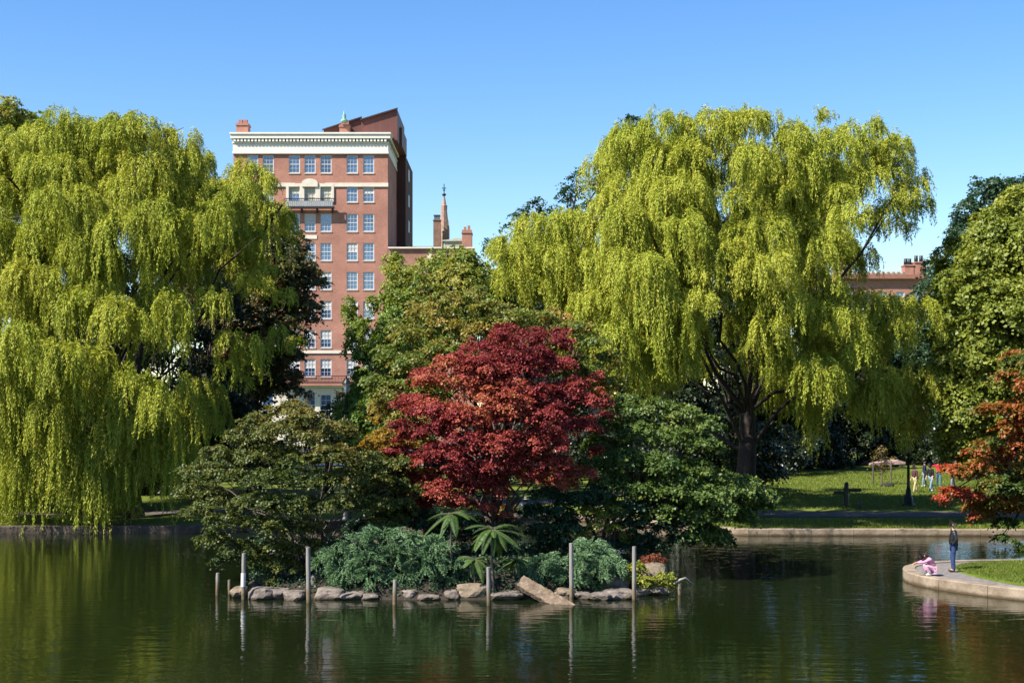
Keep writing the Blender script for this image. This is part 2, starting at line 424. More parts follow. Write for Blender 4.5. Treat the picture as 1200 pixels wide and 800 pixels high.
kerb_m = mat("kerb_granite", (0.22, 0.16, 0.105), 0.85, scale=1.6, col2=(0.40, 0.315, 0.22), bump=.4, bscale=10)
def stain(m, z0, z1, col):
    """wet dark growth along the waterline"""
    t = m.node_tree; N = t.nodes; L = t.links; b = N["Principled BSDF"]; src = b.inputs["Base Color"].links[0].from_socket
    tc = N.new("ShaderNodeTexCoord"); sp = N.new("ShaderNodeSeparateXYZ"); L.new(tc.outputs["Object"], sp.inputs[0])
    no = N.new("ShaderNodeTexNoise"); no.inputs["Scale"].default_value = 2.0; no.inputs["Detail"].default_value = 6; L.new(tc.outputs["Object"], no.inputs["Vector"])
    ma = N.new("ShaderNodeMath"); ma.operation = 'MULTIPLY_ADD'; L.new(no.outputs[0], ma.inputs[0]); ma.inputs[1].default_value = .16; L.new(sp.outputs[2], ma.inputs[2])
    mr = N.new("ShaderNodeMapRange"); L.new(ma.outputs[0], mr.inputs[0]); mr.inputs[1].default_value = z0 + .08; mr.inputs[2].default_value = z1 + .08
    mx = N.new("ShaderNodeMix"); mx.data_type = 'RGBA'; L.new(mr.outputs[0], mx.inputs[0]); mx.inputs[6].default_value = (*col, 1); L.new(src, mx.inputs[7]); L.new(mx.outputs[2], b.inputs["Base Color"])
stain(kerb_m, .03, .13, (.07, .045, .02))
kerb("shore_kerb", [(x, shore(x)) for x in np.arange(-7, 60.1, .5)], "low pale granite kerb running along the far bank of the lagoon", z1=.33, block=1.9, m=kerb_m)
kerb("shore_wall", [(x, shore(x)) for x in np.arange(-60, -7.01, .5)], "stone edging coloured dark for the shade under the left willow at the waterline", z1=.35, block=1.3, m=mat("shade_dark_stone", (0.05, 0.035, 0.025), 0.9, scale=1.3, col2=(0.15, 0.11, 0.08), bump=.8, bscale=6))  # stone colour darkened to carry the willow's shade

# ------------------------------------------------------------------ right-hand quay
qc = [(34, 40.0), (24, 42.6), (20, 43.6), (16.9, 44.6), (15.8, 45.6), (14.8, 47.0), (14.1, 48.4), (13.85, 49.6), (13.9, 50.6), (14.2, 51.7), (15.0, 52.8), (16.3, 53.5), (18.5, 54.0), (22, 54.4), (34, 55.5)]
def smoothline(p, it=2):
    for _ in range(it):
        q = [p[0]]
        for a, b in zip(p[:-1], p[1:]):
            q += [tuple(a[i] * .75 + b[i] * .25 for i in (0, 1)), tuple(a[i] * .25 + b[i] * .75 for i in (0, 1))]
        q.append(p[-1]); p = q
    return p
ql = smoothline(qc)
kerb("quay_kerb", ql[::-1], "curved pale granite kerb round the tip of the grassy quay at right", width=.42, z1=.38, block=1.9, m=kerb_m)
def inset(line, d):
    out = []
    for i, p in enumerate(line):
        a = Vector(line[max(0, i - 1)]); b = Vector(line[min(len(line) - 1, i + 1)]); t = (b - a).normalized()
        out.append((p[0] + t.y * d, p[1] - t.x * d))
    return out
il = inset(ql, .41)
def poly_sheet(name, line, z, m, dome=0.0, kind="structure"):
    c = np.mean(line, axis=0); V = [(x, y, z) for x, y in line]; n = len(line); Fs = []
    rings = 4
    for k in range(1, rings + 1):
        t = k / (rings + 1)
        for x, y in line: V.append((x + (c[0] - x) * t, y + (c[1] - y) * t, z + dome * math.sin(t * math.pi / 2)))
    V.append((c[0], c[1], z + dome))
    for k in range(rings):
        for i in range(n): Fs.append((k * n + i, k * n + (i + 1) % n, (k + 1) * n + (i + 1) % n, (k + 1) * n + i))
    for i in range(n): Fs.append((rings * n + i, rings * n + (i + 1) % n, len(V) - 1))
    return tag(link(name, idmesh(name, V, Fs, True), m), kind=kind)
gravel_m = mat("quay_gravel", (0.16, 0.135, 0.12), 0.95, scale=6, col2=(0.30, 0.26, 0.235), bump=.6, bscale=25)
poly_sheet("quay_paving", il, 0.355, gravel_m, 0.03)
gl = [(34, 40.7), (24, 43.15), (20, 44.15), (17.6, 45.0), (16.5, 46.0), (15.9, 47.6), (15.6, 49.4), (15.9, 51.4), (17.6, 53.0), (22, 53.6), (34, 54.8)]
gl = smoothline(gl)
poly_sheet("quay_lawn", gl, 0.37, grass_q, 0.16)

def inpoly(x, y, poly):
    ins = np.zeros(len(x), bool); n = len(poly); j = n - 1
    for i in range(n):
        xi, yi = poly[i]; xj, yj = poly[j]
        c = ((yi > y) != (yj > y)) & (x < (xj - xi) * (y - yi) / (yj - yi + 1e-12) + xi); ins ^= c; j = i
    return ins
blade_m = leafmat("grass_blades", [(0, (0.09, 0.13, 0.012)), (.5, (0.16, 0.215, 0.02)), (1, (0.25, 0.27, 0.05))], trans=.3)
def blades(name, pts, h, wd, rng):
    n = len(pts); t = unit(np.stack([rng.normal(0, .35, n), rng.normal(0, .35, n), np.ones(n)], 1)); nn = unit(rng.normal(0, 1, (n, 3)) * (1, 1, .2))
    hh = h * rng.uniform(.5, 1.3, n)
    V = leafquads(pts + t * hh[:, None] * .42, t, nn, hh, wd, 0.0)
    T = np.clip(.5 + rng.normal(0, .15, n) + .5 * (snoise(pts, .9) - .5), 0, 1)
    return tag(link(name, npmesh(name, V, 4, T), blade_m), kind="stuff")
rng = np.random.default_rng(3)
gx = rng.uniform(15.5, 30, 150000); gy = rng.uniform(42, 55, 150000)
k = inpoly(gx, gy, gl); gx, gy = gx[k], gy[k]
cen = np.mean(gl, axis=0)
def quay_z(x, y):
    return .37 + 0.14 * np.clip(1 - np.hypot((x - cen[0]) / 10, (y - cen[1]) / 6.5), 0, 1)
blades("grass", np.stack([gx, gy, quay_z(gx, gy)], 1), .09, .018, rng)
gx = rng.uniform(8, 34, 90000); sx_ = np.interp(gx, [a for a, _ in SH], [b for _, b in SH]); gy = sx_ + .5 + rng.uniform(0, 1, 90000) ** 1.3 * 40
k = ~((gy - sx_ > 5.0) & (gy - sx_ < 9.2)); gx, gy = gx[k], gy[k]
gzv = np.array([gz(float(a), float(b)) for a, b in zip(gx, gy)])
blades("grass", np.stack([gx, gy, gzv], 1), .14, .035, rng)

# ------------------------------------------------------------------ buildings
def facade(mb, Y, x0, x1, z0, z1, holes, reveal=0.22):
    """a wall sheet facing the camera with real window openings and their reveals"""
    xs_ = sorted(set([x0, x1] + [v for h in holes for v in h[:2]])); zs_ = sorted(set([z0, z1] + [v for h in holes for v in h[2:]]))
    for i in range(len(xs_) - 1):
        for j in range(len(zs_) - 1):
            cx, cz = (xs_[i] + xs_[i + 1]) / 2, (zs_[j] + zs_[j + 1]) / 2
            if any(h[0] < cx < h[1] and h[2] < cz < h[3] for h in holes): continue
            mb.add([(xs_[i], Y, zs_[j]), (xs_[i + 1], Y, zs_[j]), (xs_[i + 1], Y, zs_[j + 1]), (xs_[i], Y, zs_[j + 1])], [(0, 1, 2, 3)])
    for a, b, c, d in holes:
        r = Y + reveal
        mb.add([(a, Y, c), (b, Y, c), (b, Y, d), (a, Y, d), (a, r, c), (b, r, c), (b, r, d), (a, r, d)],
               [(0, 4, 5, 1), (1, 5, 6, 2), (2, 6, 7, 3), (3, 7, 4, 0)])
brick = brickmat("red_brick", (0.56, 0.24, 0.168), (0.46, 0.18, 0.122), (0.45, 0.34, 0.27))
brick2 = brickmat("pale_red_brick", (0.54, 0.25, 0.165), (0.47, 0.205, 0.13), (0.36, 0.28, 0.23))
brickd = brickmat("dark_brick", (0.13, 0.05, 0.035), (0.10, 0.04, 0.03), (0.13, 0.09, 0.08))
stone = mat("limestone", (0.70, 0.62, 0.50), 0.8, scale=1.2, var=.10)
wpaint = mat("white_paint", (0.74, 0.72, 0.68), 0.5, scale=1.5, var=.06)
ironm = mat("black_iron", (0.02, 0.02, 0.022), 0.5, scale=4, var=.2)
copper = mat("green_copper", (0.24, 0.42, 0.33), 0.7, scale=3, var=.25)
rustm = mat("rust_metal_cladding", (0.16, 0.055, 0.042), 0.6, scale=.8, var=.18, stretch=(4, 4, .3))
roofm = mat("roof_felt", (0.10, 0.09, 0.085), 0.9, scale=1, var=.2)
slate = mat("grey_slate", (0.13, 0.13, 0.14), 0.7, scale=3, var=.25)
glassm, gt, gb = newmat("window_glass")
gb.inputs["Base Color"].default_value = (0.030, 0.075, 0.17, 1); gb.inputs["Roughness"].default_value = .06; gb.inputs["Specular IOR Level"].default_value = 1.0
gb.inputs["IOR"].default_value = 1.8
_n = gt.nodes.new("ShaderNodeTexNoise"); _n.inputs["Scale"].default_value = .45; _n.inputs["Detail"].default_value = 3
_t = gt.nodes.new("ShaderNodeTexCoord"); gt.links.new(_t.outputs["Object"], _n.inputs["Vector"])
_r = gt.nodes.new("ShaderNodeValToRGB"); gt.links.new(_n.outputs[0], _r.inputs[0]); gt.links.new(_r.outputs[0], gb.inputs["Base Color"])
_r.color_ramp.elements[0].position = .35; _r.color_ramp.elements[0].color = (0.012, 0.025, 0.06, 1)
_r.color_ramp.elements[1].position = .65; _r.color_ramp.elements[1].color = (0.06, 0.13, 0.26, 1)  # blue tones stand in for sky reflected in the panes
blindm = mat("cream_blind", (0.52, 0.50, 0.36), .8, scale=3, var=.08)
sillm = mat("stone_sill", (0.48, 0.40, 0.33), .8, scale=3, var=.1)

def window(parent, x0, x1, z0, z1, Y, cols=3, rows=4, blind=0.0, sill=True, bm=None, fr=.085):
    """sash window set in its opening: window > pane, blind; frame and glazing bars are the window's own mesh"""
    f = MB(); y0, y1 = Y + .06, Y + .17
    f.box(x0, x0 + fr, y0, y1, z0, z1); f.box(x1 - fr, x1, y0, y1, z0, z1)
    f.box(x0 + fr, x1 - fr, y0 + .002, y1, z1 - fr, z1); f.box(x0 + fr, x1 - fr, y0 + .002, y1, z0, z0 + fr)
    m = (z0 + z1) / 2; f.box(x0 + fr, x1 - fr, y0 + .01, y1, m - .035, m + .035)
    for i in range(1, cols):
        x = x0 + fr + (x1 - x0 - 2 * fr) * i / cols; f.box(x - .014, x + .014, y0 + .02, y1 - .03, z0 + fr, z1 - fr)
    for j in range(1, rows):
        if rows % 2 == 0 and j == rows // 2: continue
        z = z0 + fr + (z1 - z0 - 2 * fr) * j / rows; f.box(x0 + fr, x1 - fr, y0 + .024, y1 - .034, z - .014, z + .014)
    fo = f.build("window", wpaint, parent)
    g_ = MB(); g_.box(x0 + fr * .9, x1 - fr * .9, y1 - .03, y1 - .02, z0 + fr * .9, z1 - fr * .9)
    go = g_.build("pane", glassm); go.parent = fo
    if blind > 0:
        b_ = MB(); b_.box(x0 + fr, x1 - fr, y1 - .045, y1 - .035, z1 - fr - (z1 - z0 - 2 * fr) * blind, z1 - fr)
        bo = b_.build("blind", bm or blindm); bo.parent = fo
    if sill:
        s_ = MB(); s_.box(x0 - .06, x1 + .06, Y - .07, Y + .06, z0 - .13, z0 - .004)
        s2 = s_.build("sill", sillm); s2.parent = fo
    return fo

YT = 170.0
X = lambda px, Y=YT: (px - 600) / F * Y
Z = lambda py, Y=YT: CZ - (py - HY) / F * Y
GB = 1.2
tw = empty("apartment_tower", (X(364), YT + 8, GB), "tall red brick apartment tower with white cornice rising behind the left trees", "building")
cols_ = [296, 314.3, 345, 363.3, 382, 412.7, 432]; rows_ = [192.5, 226.5, 261, 295, 329, 363, 397, 431]
holes = []; wins = []
for j, ry in enumerate(rows_):
    for i, cx_ in enumerate(cols_):
        hw = 6.4; a, b_, c, d = X(cx_ - hw), X(cx_ + hw), Z(ry + 10.3), Z(ry - 10.3)
        holes.append((a, b_, c, d)); wins.append((i, j, a, b_, c, d))
for cx_ in cols_: holes.append((X(cx_ - 6.4), X(cx_ + 6.4), Z(487), Z(462))); 
wall = MB()
XL, XR, ZTOP = X(273.5), X(454.5), Z(179)
facade(wall, YT, XL, XR, Z(454), ZTOP, holes[:56])
wall.add([(XL, YT, Z(454)), (XL, YT + 26, Z(454)), (XL, YT + 26, ZTOP), (XL, YT, ZTOP)], [(0, 3, 2, 1)])
wall.box(XR - .3, XR, YT + .25, YT + 13, Z(454), ZTOP)
wall.add([(XL, YT + 26, GB), (XR, YT + 26, GB), (XR, YT + 26, ZTOP), (XL, YT + 26, ZTOP)], [(0, 3, 2, 1)])
wall.add([(XR - .3, YT, Z(454)), (XR, YT, Z(454)), (XR, YT + .25, Z(454)), (XR, YT + .25, ZTOP), (XR, YT, ZTOP)], [(1, 2, 3, 4)])
wall.build("wall", brick, tw)
b_ = MB(); facade(b_, YT - .15, XL - .1, XR + .1, GB - 1.5, Z(454.2), [h for h in holes[56:]], .35)
b_.box(XL - .1, XL + .2, YT - .145, YT + 12, GB - 1.5, Z(454.2)); b_.box(XR - .2, XR + .1, YT - .145, YT + 12, GB - 1.5, Z(454.2))
b_.box(XL - .3, XR + .3, YT - .45, YT + .1, Z(454.1), Z(451.5))
b_.build("stone_base", stone, tw)
rr = random.Random(11)
for (i, j, a, b2_, c, d) in wins:
    bl = 0.0
    if j == 1 and i in (2, 3, 4): bl = (.55, .98, .98)[i - 2]
    elif j >= 5 and rr.random() < .75: bl = rr.choice([.45, .5, .55])
    elif rr.random() < .18: bl = rr.choice([.3, .5, .9])
    bm_ = blindm if (j == 1 and i in (2, 3, 4)) else mat("white_blind", (.55, .54, .52), .8, scale=2, var=.05)
    window(tw, a, b2_, c, d, YT, blind=bl, sill=(j != 1 or i not in (2, 3, 4)), bm=bm_)
for h in holes[56:]: window(tw, *h, YT - .1, cols=2, rows=4, sill=False)
# dark backing so that no daylight shows through the rooms
bk = MB(); bk.box(XL + .4, XR - .4, YT + 1.2, YT + 25, GB, ZTOP - .2); bk.build("dark_backing", mat("dim_interior", (.03, .028, .026), .9, var=.1), tw)
# cornice
cn = MB()
cn.box(X(272.6), X(455.4), YT - .25, YT + 13, Z(180.5), Z(177.8))
cn.box(XL - .04, XR + .04, YT - .12, YT + 13, Z(177.7), Z(168.4))
cn.box(XL - .12, XR + .12, YT - .2, YT + 13, Z(168.3), Z(166.6))
cn.box(X(270.8), X(457.6), YT - .5, YT + 13.4, Z(163), Z(158.2))
cn.box(X(270.0), X(458.4), YT - .62, YT + 13.6, Z(158.1), Z(156.2))
n = 44
for i in range(n):
    x = XL + .1 + (XR - XL - .5) * i / (n - 1); cn.box(x, x + .26, YT - .42, YT - .05, Z(166.5), Z(163.1))
cn.build("cornice", mat("cornice_stone", (.78, .73, .62), .7, scale=1.5, var=.07), tw)
# belt course, balcony and window surround of the second row
bt = MB(); bt.box(XL - .05, X(346), YT - .14, YT - .005, Z(219), Z(214.5)); bt.box(X(381), XR + .05, YT - .14, YT - .005, Z(219), Z(214.5))
bt.box(X(346), X(381), YT - .143, YT - .006, Z(219), Z(215.2))
bt.box(XL - .05, XR + .05, YT - .12, YT - .004, Z(414), Z(410.5)); bt.build("belt_course", stone, tw)
sr_ = MB()
xx = [335.5] + sum([[c - 6.5, c + 6.5] for c in (345, 363.3, 382)], []) + [391.5]
for i in range(0, 8, 2): sr_.box(X(xx[i]), X(xx[i + 1]), YT - .16, YT - .008, Z(237), Z(216))
for i in (1, 3, 5): sr_.box(X(xx[i]) + .001, X(xx[i + 1]) - .001, YT - .155, YT - .009, Z(216.2), Z(219)) 
pts = [(X(354), Z(219.2))] + [(X(363.3 + 9.3 * math.cos(q)), Z(214.8 - 5.2 * math.sin(q))) for q in np.linspace(math.pi, 0, 11)] + [(X(372.6), Z(219.2))]
sr_.prism(pts, YT - .30, YT - .165); sr_.build("window_surround", stone, tw)
bc = MB(); bc.box(X(334.5), X(392.5), YT - .85, YT - .17, Z(245), Z(243)); 
for x in (337, 354, 372, 390): bc.prism([(X(x - .8), Z(245)), (X(x + .8), Z(245)), (X(x + .8), Z(250)), (X(x - .8), Z(250))], YT - .6, YT - .01)
bc.box(X(334.5), X(392.5), YT - .85, YT - .77, Z(234.4), Z(233.4))
for x in np.linspace(335, 392, 24): bc.box(X(x) - .02, X(x) + .02, YT - .83, YT - .79, Z(243), Z(234.4))
bc.build("balcony", ironm, tw)
bp_ = MB(); bp_.box(X(336), X(391), YT - .74, YT - .64, Z(242.6), Z(236.2)); bp_.build("balcony_panel", wpaint, tw)
sp = MB(); sp.box(X(355), X(371.5), YT - .06, YT - .003, Z(280), Z(275.6)); sp.build("stone_panel", stone, tw)
# ironwork canopy over the stone base
ca = MB(); ca.box(X(330), X(412), YT - 1.5, YT - .3, Z(449), Z(447.4)); ca.box(X(330), X(412), YT - 1.5, YT - 1.42, Z(441), Z(440))
for x in np.linspace(330.3, 411.7, 50): ca.box(X(x) - .02, X(x) + .02, YT - 1.48, YT - 1.44, Z(447.4), Z(441))
ca.build("canopy_railing", mat("brown_iron", (.10, .035, .03), .6, var=.2), tw)
# darker rear block standing proud at the right, with a few windows
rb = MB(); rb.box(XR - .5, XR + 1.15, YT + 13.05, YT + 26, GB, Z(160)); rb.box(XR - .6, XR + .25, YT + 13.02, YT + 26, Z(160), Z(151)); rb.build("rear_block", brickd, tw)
for zc in range(8):
    y = 175 + zc * 33
    ob = MB(); ob.box(XR + 1.12, XR + 1.18, YT + 18, YT + 19.6, Z(y + 9), Z(y - 6)); ob.build("side_window", wpaint, tw)
rf = MB(); rf.box(XL + .2, XR - .2, YT + .5, YT + 25.5, Z(160), Z(158)); rf.build("roof", roofm, tw)
# sloping mechanical penthouses
ph = MB()
ph.prism([(X(375.5), Z(160)), (X(375.5), Z(146.8)), (X(420.5), Z(132.4)), (X(420.5), Z(160))], YT + 3.0, YT + 12)
ph.prism([(X(420.6), Z(160)), (X(420.6), Z(136.2)), (X(463.5), Z(123.0)), (X(463.5), Z(160))], YT + 2.5, YT + 14)
ph.box(X(463.6), X(466.5), YT + 6, YT + 14, Z(160), Z(138))
po = ph.build("penthouse", rustm, tw)
pe = MB()
pe.prism([(X(374), Z(147.6)), (X(374), Z(146.2)), (X(421), Z(131)), (X(421), Z(132.5))], YT + 2.7, YT + 3.0)
pe.prism([(X(419.5), Z(136.8)), (X(419.5), Z(135.2)), (X(464.2), Z(121.6)), (X(464.2), Z(123.2))], YT + 2.2, YT + 2.5)
q = pe.build("roof_edge", mat("dark_flashing", (.06, .03, .03), .5, var=.1)); q.parent = po
for a, b2_, top in ((274, 288, 139), (396, 408, 141)):
    c = MB(); c.box(X(a), X(b2_), YT + 1.5, YT + 3.0, Z(160), Z(top + 2)); c.box(X(a - .8), X(b2_ + .8), YT + 1.4, YT + 3.1, Z(top + 5), Z(top + 3.6))
    for k in range(2):
        xm = X(a + (b2_ - a) * (.3 + .4 * k)); c.box(xm - .22, xm + .22, YT + 1.9, YT + 2.5, Z(top + 2), Z(top - 2.5))
    c.build("chimney", brick, tw)
fn = MB(); fn.lathe((X(402), YT + 1.2, Z(141)), [(.5, 0), (.42, .25), (.2, .45), (.24, .7), (.12, 1.0), (.02, 1.5)], 10); fn.build("finial", copper, tw)

# lower wing to the right of the tower, with chimney and copper roof
YW = YT - .6
x_, z_ = (lambda p: X(p, YW)), (lambda p: Z(p, YW))
wg = empty("brick_wing", (x_(505), YW + 6, GB), "lower red brick building with white coping and round stone medallions right of the tower", "building")
wc = [(466, 330), (486, 330), (506, 330), (526, 330), (546, 330)] + [(466, 366), (486, 366), (506, 366), (526, 366), (546, 366)]
hl = [(x_(a - 5.5), x_(a + 5.5), z_(b + 11), z_(b - 14)) for a, b in wc]
m_ = MB(); facade(m_, YW, x_(454.9), x_(556), GB - 1, z_(291.5), hl)
m_.add([(x_(556), YW, GB - 1), (x_(556), YW + 14, GB - 1), (x_(556), YW + 14, z_(291.5)), (x_(556), YW, z_(291.5))], [(0, 1, 2, 3)])
m_.box(x_(454.9), x_(556) - .01, YW + 13.7, YW + 14, GB, z_(291.5)); m_.build("wall", brick2, wg)
r_ = MB(); r_.box(x_(455) + .1, x_(556) - .1, YW + .4, YW + 13.6, z_(294), z_(292.5)); r_.build("roof", roofm, wg)
c_ = MB(); c_.box(x_(454.9), x_(556.8), YW - .3, YW + .35, z_(291.4), z_(289.6)); c_.build("coping", stone, wg)
fl_ = MB(); fl_.box(x_(455) + .2, x_(556) - .2, YW + 1.0, YW + 13, GB, z_(296)); fl_.build("dark_backing", MATS["dim_interior"], wg)  # unseen dark block that stops daylight behind the windows
for a in (459.5, 504, 547):
    md = MB(); md.prism([(x_(a) + .33 * math.cos(q), z_(300.5) + .33 * math.sin(q)) for q in np.linspace(0, 2 * math.pi, 13)[:-1]], YW - .1, YW - .003); md.build("medallion", stone, wg)
for h in hl:
    window(wg, *h, YW, cols=2, rows=4, sill=True)
    s_ = MB(); s_.box(h[0] - .28, h[1] + .28, YW - .16, YW - .004, h[3] + .04, h[3] + .35); s_.build("lintel", stone, wg)
ch = MB(); ch.box(x_(541), x_(552.5), YW + 1.0, YW + 3.6, z_(293), z_(268)); ch.box(x_(540.4), x_(553.1), YW + .9, YW + 3.7, z_(272), z_(270.6))
ch.box(x_(543), x_(546), YW + 1.4, YW + 2, z_(268), z_(264)); ch.box(x_(547.5), x_(550.5), YW + 1.4, YW + 2, z_(268), z_(262.5)); ch.build("chimney", brick, wg)
mr = MB(); mr.prism([(x_(518), z_(293)), (x_(519.5), z_(279)), (x_(536), z_(276.5)), (x_(541), z_(277)), (x_(541), z_(293))], YW + 2, YW + 7)
mr.box(x_(517.4), x_(541), YW + 1.8, YW + 2.0, z_(280.5), z_(279)); mr.build("attic", mat("pale_copper_roof", (.48, .50, .36), .7, scale=2, var=.15), wg)
pl_ = MB(); pl_.box(x_(475), x_(486), YW + 3, YW + 6, z_(293), z_(285.5)); pl_.build("plant_room", mat("dark_louvre", (.05, .05, .06), .6, var=.2), wg)
rl = MB()
for z in (288.8, 286.6): rl.box(x_(486.5), x_(507), YW + 2.0, YW + 2.04, z_(z) - .02, z_(z) + .02)
for a in np.linspace(487, 506.5, 9): rl.box(x_(a) - .02, x_(a) + .02, YW + 2.05, YW + 2.09, z_(293), z_(286.3))
rl.build("railing", mat("blue_grey_rail", (.12, .2, .28), .5, var=.1), wg)

# church steeple far beyond
YS = 300.0; x_, z_ = (lambda p: X(p, YS)), (lambda p: Z(p, YS))
st = empty("church_steeple", (x_(517), YS, GB), "slim brown stone church steeple with a cross finial beyond the brick wing", "steeple")
t_ = MB(); t_.box(x_(508.2), x_(516.2), YS - 1.4, YS + 1, GB, z_(258.5)); t_.box(x_(507.7), x_(516.8), YS - 1.55, YS + 1.1, z_(259.4), z_(258.4)); t_.build("tower", mat("brown_stone", (.25, .14, .095), .85, scale=1, var=.25), st)
lb = MB(); lb.box(x_(509), x_(515.6), YS - 1.2, YS + .8, z_(258.3), z_(253.6)); lb.box(x_(508.4), x_(516.2), YS - 1.35, YS + .95, z_(253.5), z_(252.6)); lb.build("lantern", mat("slate_blue_glass", (.12, .15, .2), .4, var=.2), st)
sp_ = MB(); cx_, cy_ = x_(519.6), YS + 3
sp_.lathe((cx_, cy_, 0), [(M(6.4, YS), GB), (M(6.2, YS), z_(276)), (M(5.6, YS), z_(266)), (M(3.6, YS), z_(245)), (M(3.9, YS), z_(238.6)), (M(2.7, YS), z_(238)), (M(1.0, YS), z_(228)), (M(.7, YS), z_(226))], 8, False)
for a, b2_ in ((514.2, 262), (525.2, 262)): sp_.lathe((x_(a), YS + 1.2, 0), [(M(1.4, YS), GB), (M(1.3, YS), z_(b2_ + 6)), (M(.1, YS), z_(b2_ - 6))], 6, False)
sp_.build("spire", mat("pink_stone", (.40, .25, .18), .85, scale=1.2, var=.25), st)
fi = MB(); fi.tube([(cx_, cy_, z_(228)), (cx_, cy_, z_(213))], .10, 6); fi.box(cx_ - .45, cx_ + .45, cy_ - .08, cy_ + .08, z_(218.6), z_(217.6))
fi.lathe((cx_, cy_, z_(227)), [(.35, 0), (.5, .3), (.1, .55)], 8); fi.lathe((cx_, cy_, z_(221.5)), [(.1, 0), (.28, .2), (.1, .4)], 8); fi.build("cross", ironm, st)

# slate-roofed house between the trees
YM = 185.0; x_, z_ = (lambda p: X(p, YM)), (lambda p: Z(p, YM))
mh = empty("slate_roofed_house", (x_(640), YM + 6, GB), "house with dark slate mansard and pale eaves glimpsed behind the right willow", "building")
a_ = MB(); a_.box(x_(572), x_(720), YM, YM + 13, GB - 1, z_(335)); a_.build("wall", brick2, mh)
a_ = MB(); a_.prism([(x_(572), z_(334)), (x_(575), z_(318)), (x_(717), z_(318)), (x_(720), z_(334))], YM + .2, YM + 12.8); a_.build("roof", slate, mh)
a_ = MB(); a_.box(x_(571), x_(721), YM - .3, YM + .15, z_(335), z_(333)); a_.box(x_(574), x_(718), YM + .1, YM + 12, z_(317.9), z_(315.5)); a_.build("eaves", stone, mh)
for a in (590, 620, 650, 680, 706): window(mh, x_(a - 5), x_(a + 5), z_(362), z_(343), YM - .2, 2, 4, sill=False)

# long brick row at right with chimneys and a dormer
YR = 175.0; x_, z_ = (lambda p: X(p, YR)), (lambda p: Z(p, YR))
rw = empty("brick_terrace", (x_(1040), YR + 6, GB), "long red brick terrace showing its parapet and chimneys right of the right willow", "building")
wc = [(a, b) for b in (352, 388, 424, 460) for a in (975, 995, 1015, 1035, 1055, 1075)]
hl = [(x_(a - 5), x_(a + 5), z_(b + 10), z_(b - 10)) for a, b in wc]
a_ = MB(); facade(a_, YR, x_(962), x_(1088), GB - 1, z_(327), hl); a_.box(x_(1088) - .3, x_(1088), YR + .01, YR + 14, GB - 1, z_(327)); a_.box(x_(962), x_(1088), YR + 13.8, YR + 14, GB - 1, z_(327)); a_.box(x_(962), x_(962) + .3, YR + .01, YR + 13.9, GB - 1, z_(327))
a_.build("wall", brick2, rw)
fl_ = MB(); fl_.box(x_(962) + .4, x_(1088) - .4, YR + .9, YR + 13.5, GB, z_(331)); fl_.build("dark_backing", MATS["dim_interior"], rw)  # dark block behind the panes, keeps daylight from passing
for h in hl: window(rw, *h, YR, 2, 4)
a_ = MB(); a_.box(x_(961), x_(1089), YR - .6, YR + 14.1, z_(327), z_(325.2)); a_.box(x_(961.5), x_(1088.5), YR - .2, YR + 14.05, z_(325.1), z_(321.6)); a_.build("cornice", mat("brown_cornice", (.32, .15, .10), .7, var=.15), rw)
a_ = MB(); a_.box(x_(1003), x_(1064), YR + .5, YR + .9, z_(321.5), z_(319.4)); 
for a in np.arange(1005, 1062, 6): a_.box(x_(a), x_(a + 3.2), YR + .45, YR + .95, z_(319.4), z_(317.8))
a_.build("parapet", mat("buff_stone", (.45, .33, .22), .8, var=.15), rw)
for a, b2_, top in ((1063, 1073.6, 309), (1074.6, 1088, 305.5)):
    c = MB(); c.box(x_(a), x_(b2_), YR + 1.0, YR + 2.6, z_(323), z_(top)); c.box(x_(a - .6), x_(b2_ + .6), YR + .9, YR + 2.7, z_(top + 1.6), z_(top + .2))
    o = c.build("chimney", brick, rw); k_ = MB()
    for xm in (a + (b2_ - a) * .28, a + (b2_ - a) * .72): k_.lathe((x_(xm), YR + 1.8, z_(top)), [(M(2.3, YR), 0), (M(2.3, YR), .5), (M(2.0, YR), .55), (M(2.3, YR), .8)], 10)
    k_ = k_.build("chimney_pot", ironm); k_.parent = o
a_ = MB(); a_.prism([(x_(984), z_(323)), (x_(984), z_(308)), (x_(988), z_(303)), (x_(993), z_(300.5)), (x_(998), z_(303)), (x_(1001), z_(308)), (x_(1001), z_(323))], YR + 1, YR + 4); a_.build("dormer", mat("pink_render", (.48, .30, .24), .8, var=.12), rw)
a_ = MB(); a_.box(x_(990), x_(998), YR + .9, YR + .98, z_(320), z_(309)); a_.box(x_(1000.4), x_(1001.6), YR + .8, YR + .98, z_(323), z_(302)); a_.build("dormer_window", wpaint, rw)

# small open shelter and low wall at the back of the lawn
YK = 116.0; x_, z_ = (lambda p: X(p, YK)), (lambda p: Z(p, YK))
kg = gz(x_(1045), YK)
kk = empty("park_shelter", (x_(1048), YK + 1, kg), "small open shelter with pink sloping roof and white posts at the back of the lawn", "shelter")
a_ = MB(); a_.prism([(x_(1024), z_(545.5)), (x_(1024), z_(543.5)), (x_(1053), z_(539.0)), (x_(1060), z_(541)), (x_(1060), z_(543))], YK - .3, YK + 3); a_.build("roof", mat("pink_tiles", (.50, .33, .29), .8, var=.15), kk)
for a in (1026, 1043, 1054, 1059): 
    b_ = MB(); b_.box(x_(a) - .07, x_(a) + .07, YK - .1, YK + .05, kg - .1, z_(543.6)); b_.build("post", wpaint, kk)
a_ = MB(); a_.box(x_(1026), x_(1059), YK + 2.6, YK + 2.8, kg - .1, z_(546)); a_.build("back_wall", mat("shelter_boards", (.06, .045, .04), .8, var=.2), kk)
lw = MB()
for i in range(9):
    a = 992 + i * 4.4; lw.box(x_(a), x_(a + 4.36), YK - .5, YK - .1, kg - .2, z_(549.5 + .012 * i))
lw.box(x_(991.5), x_(1032), YK - .56, YK - .04, z_(549.4), z_(548.4))
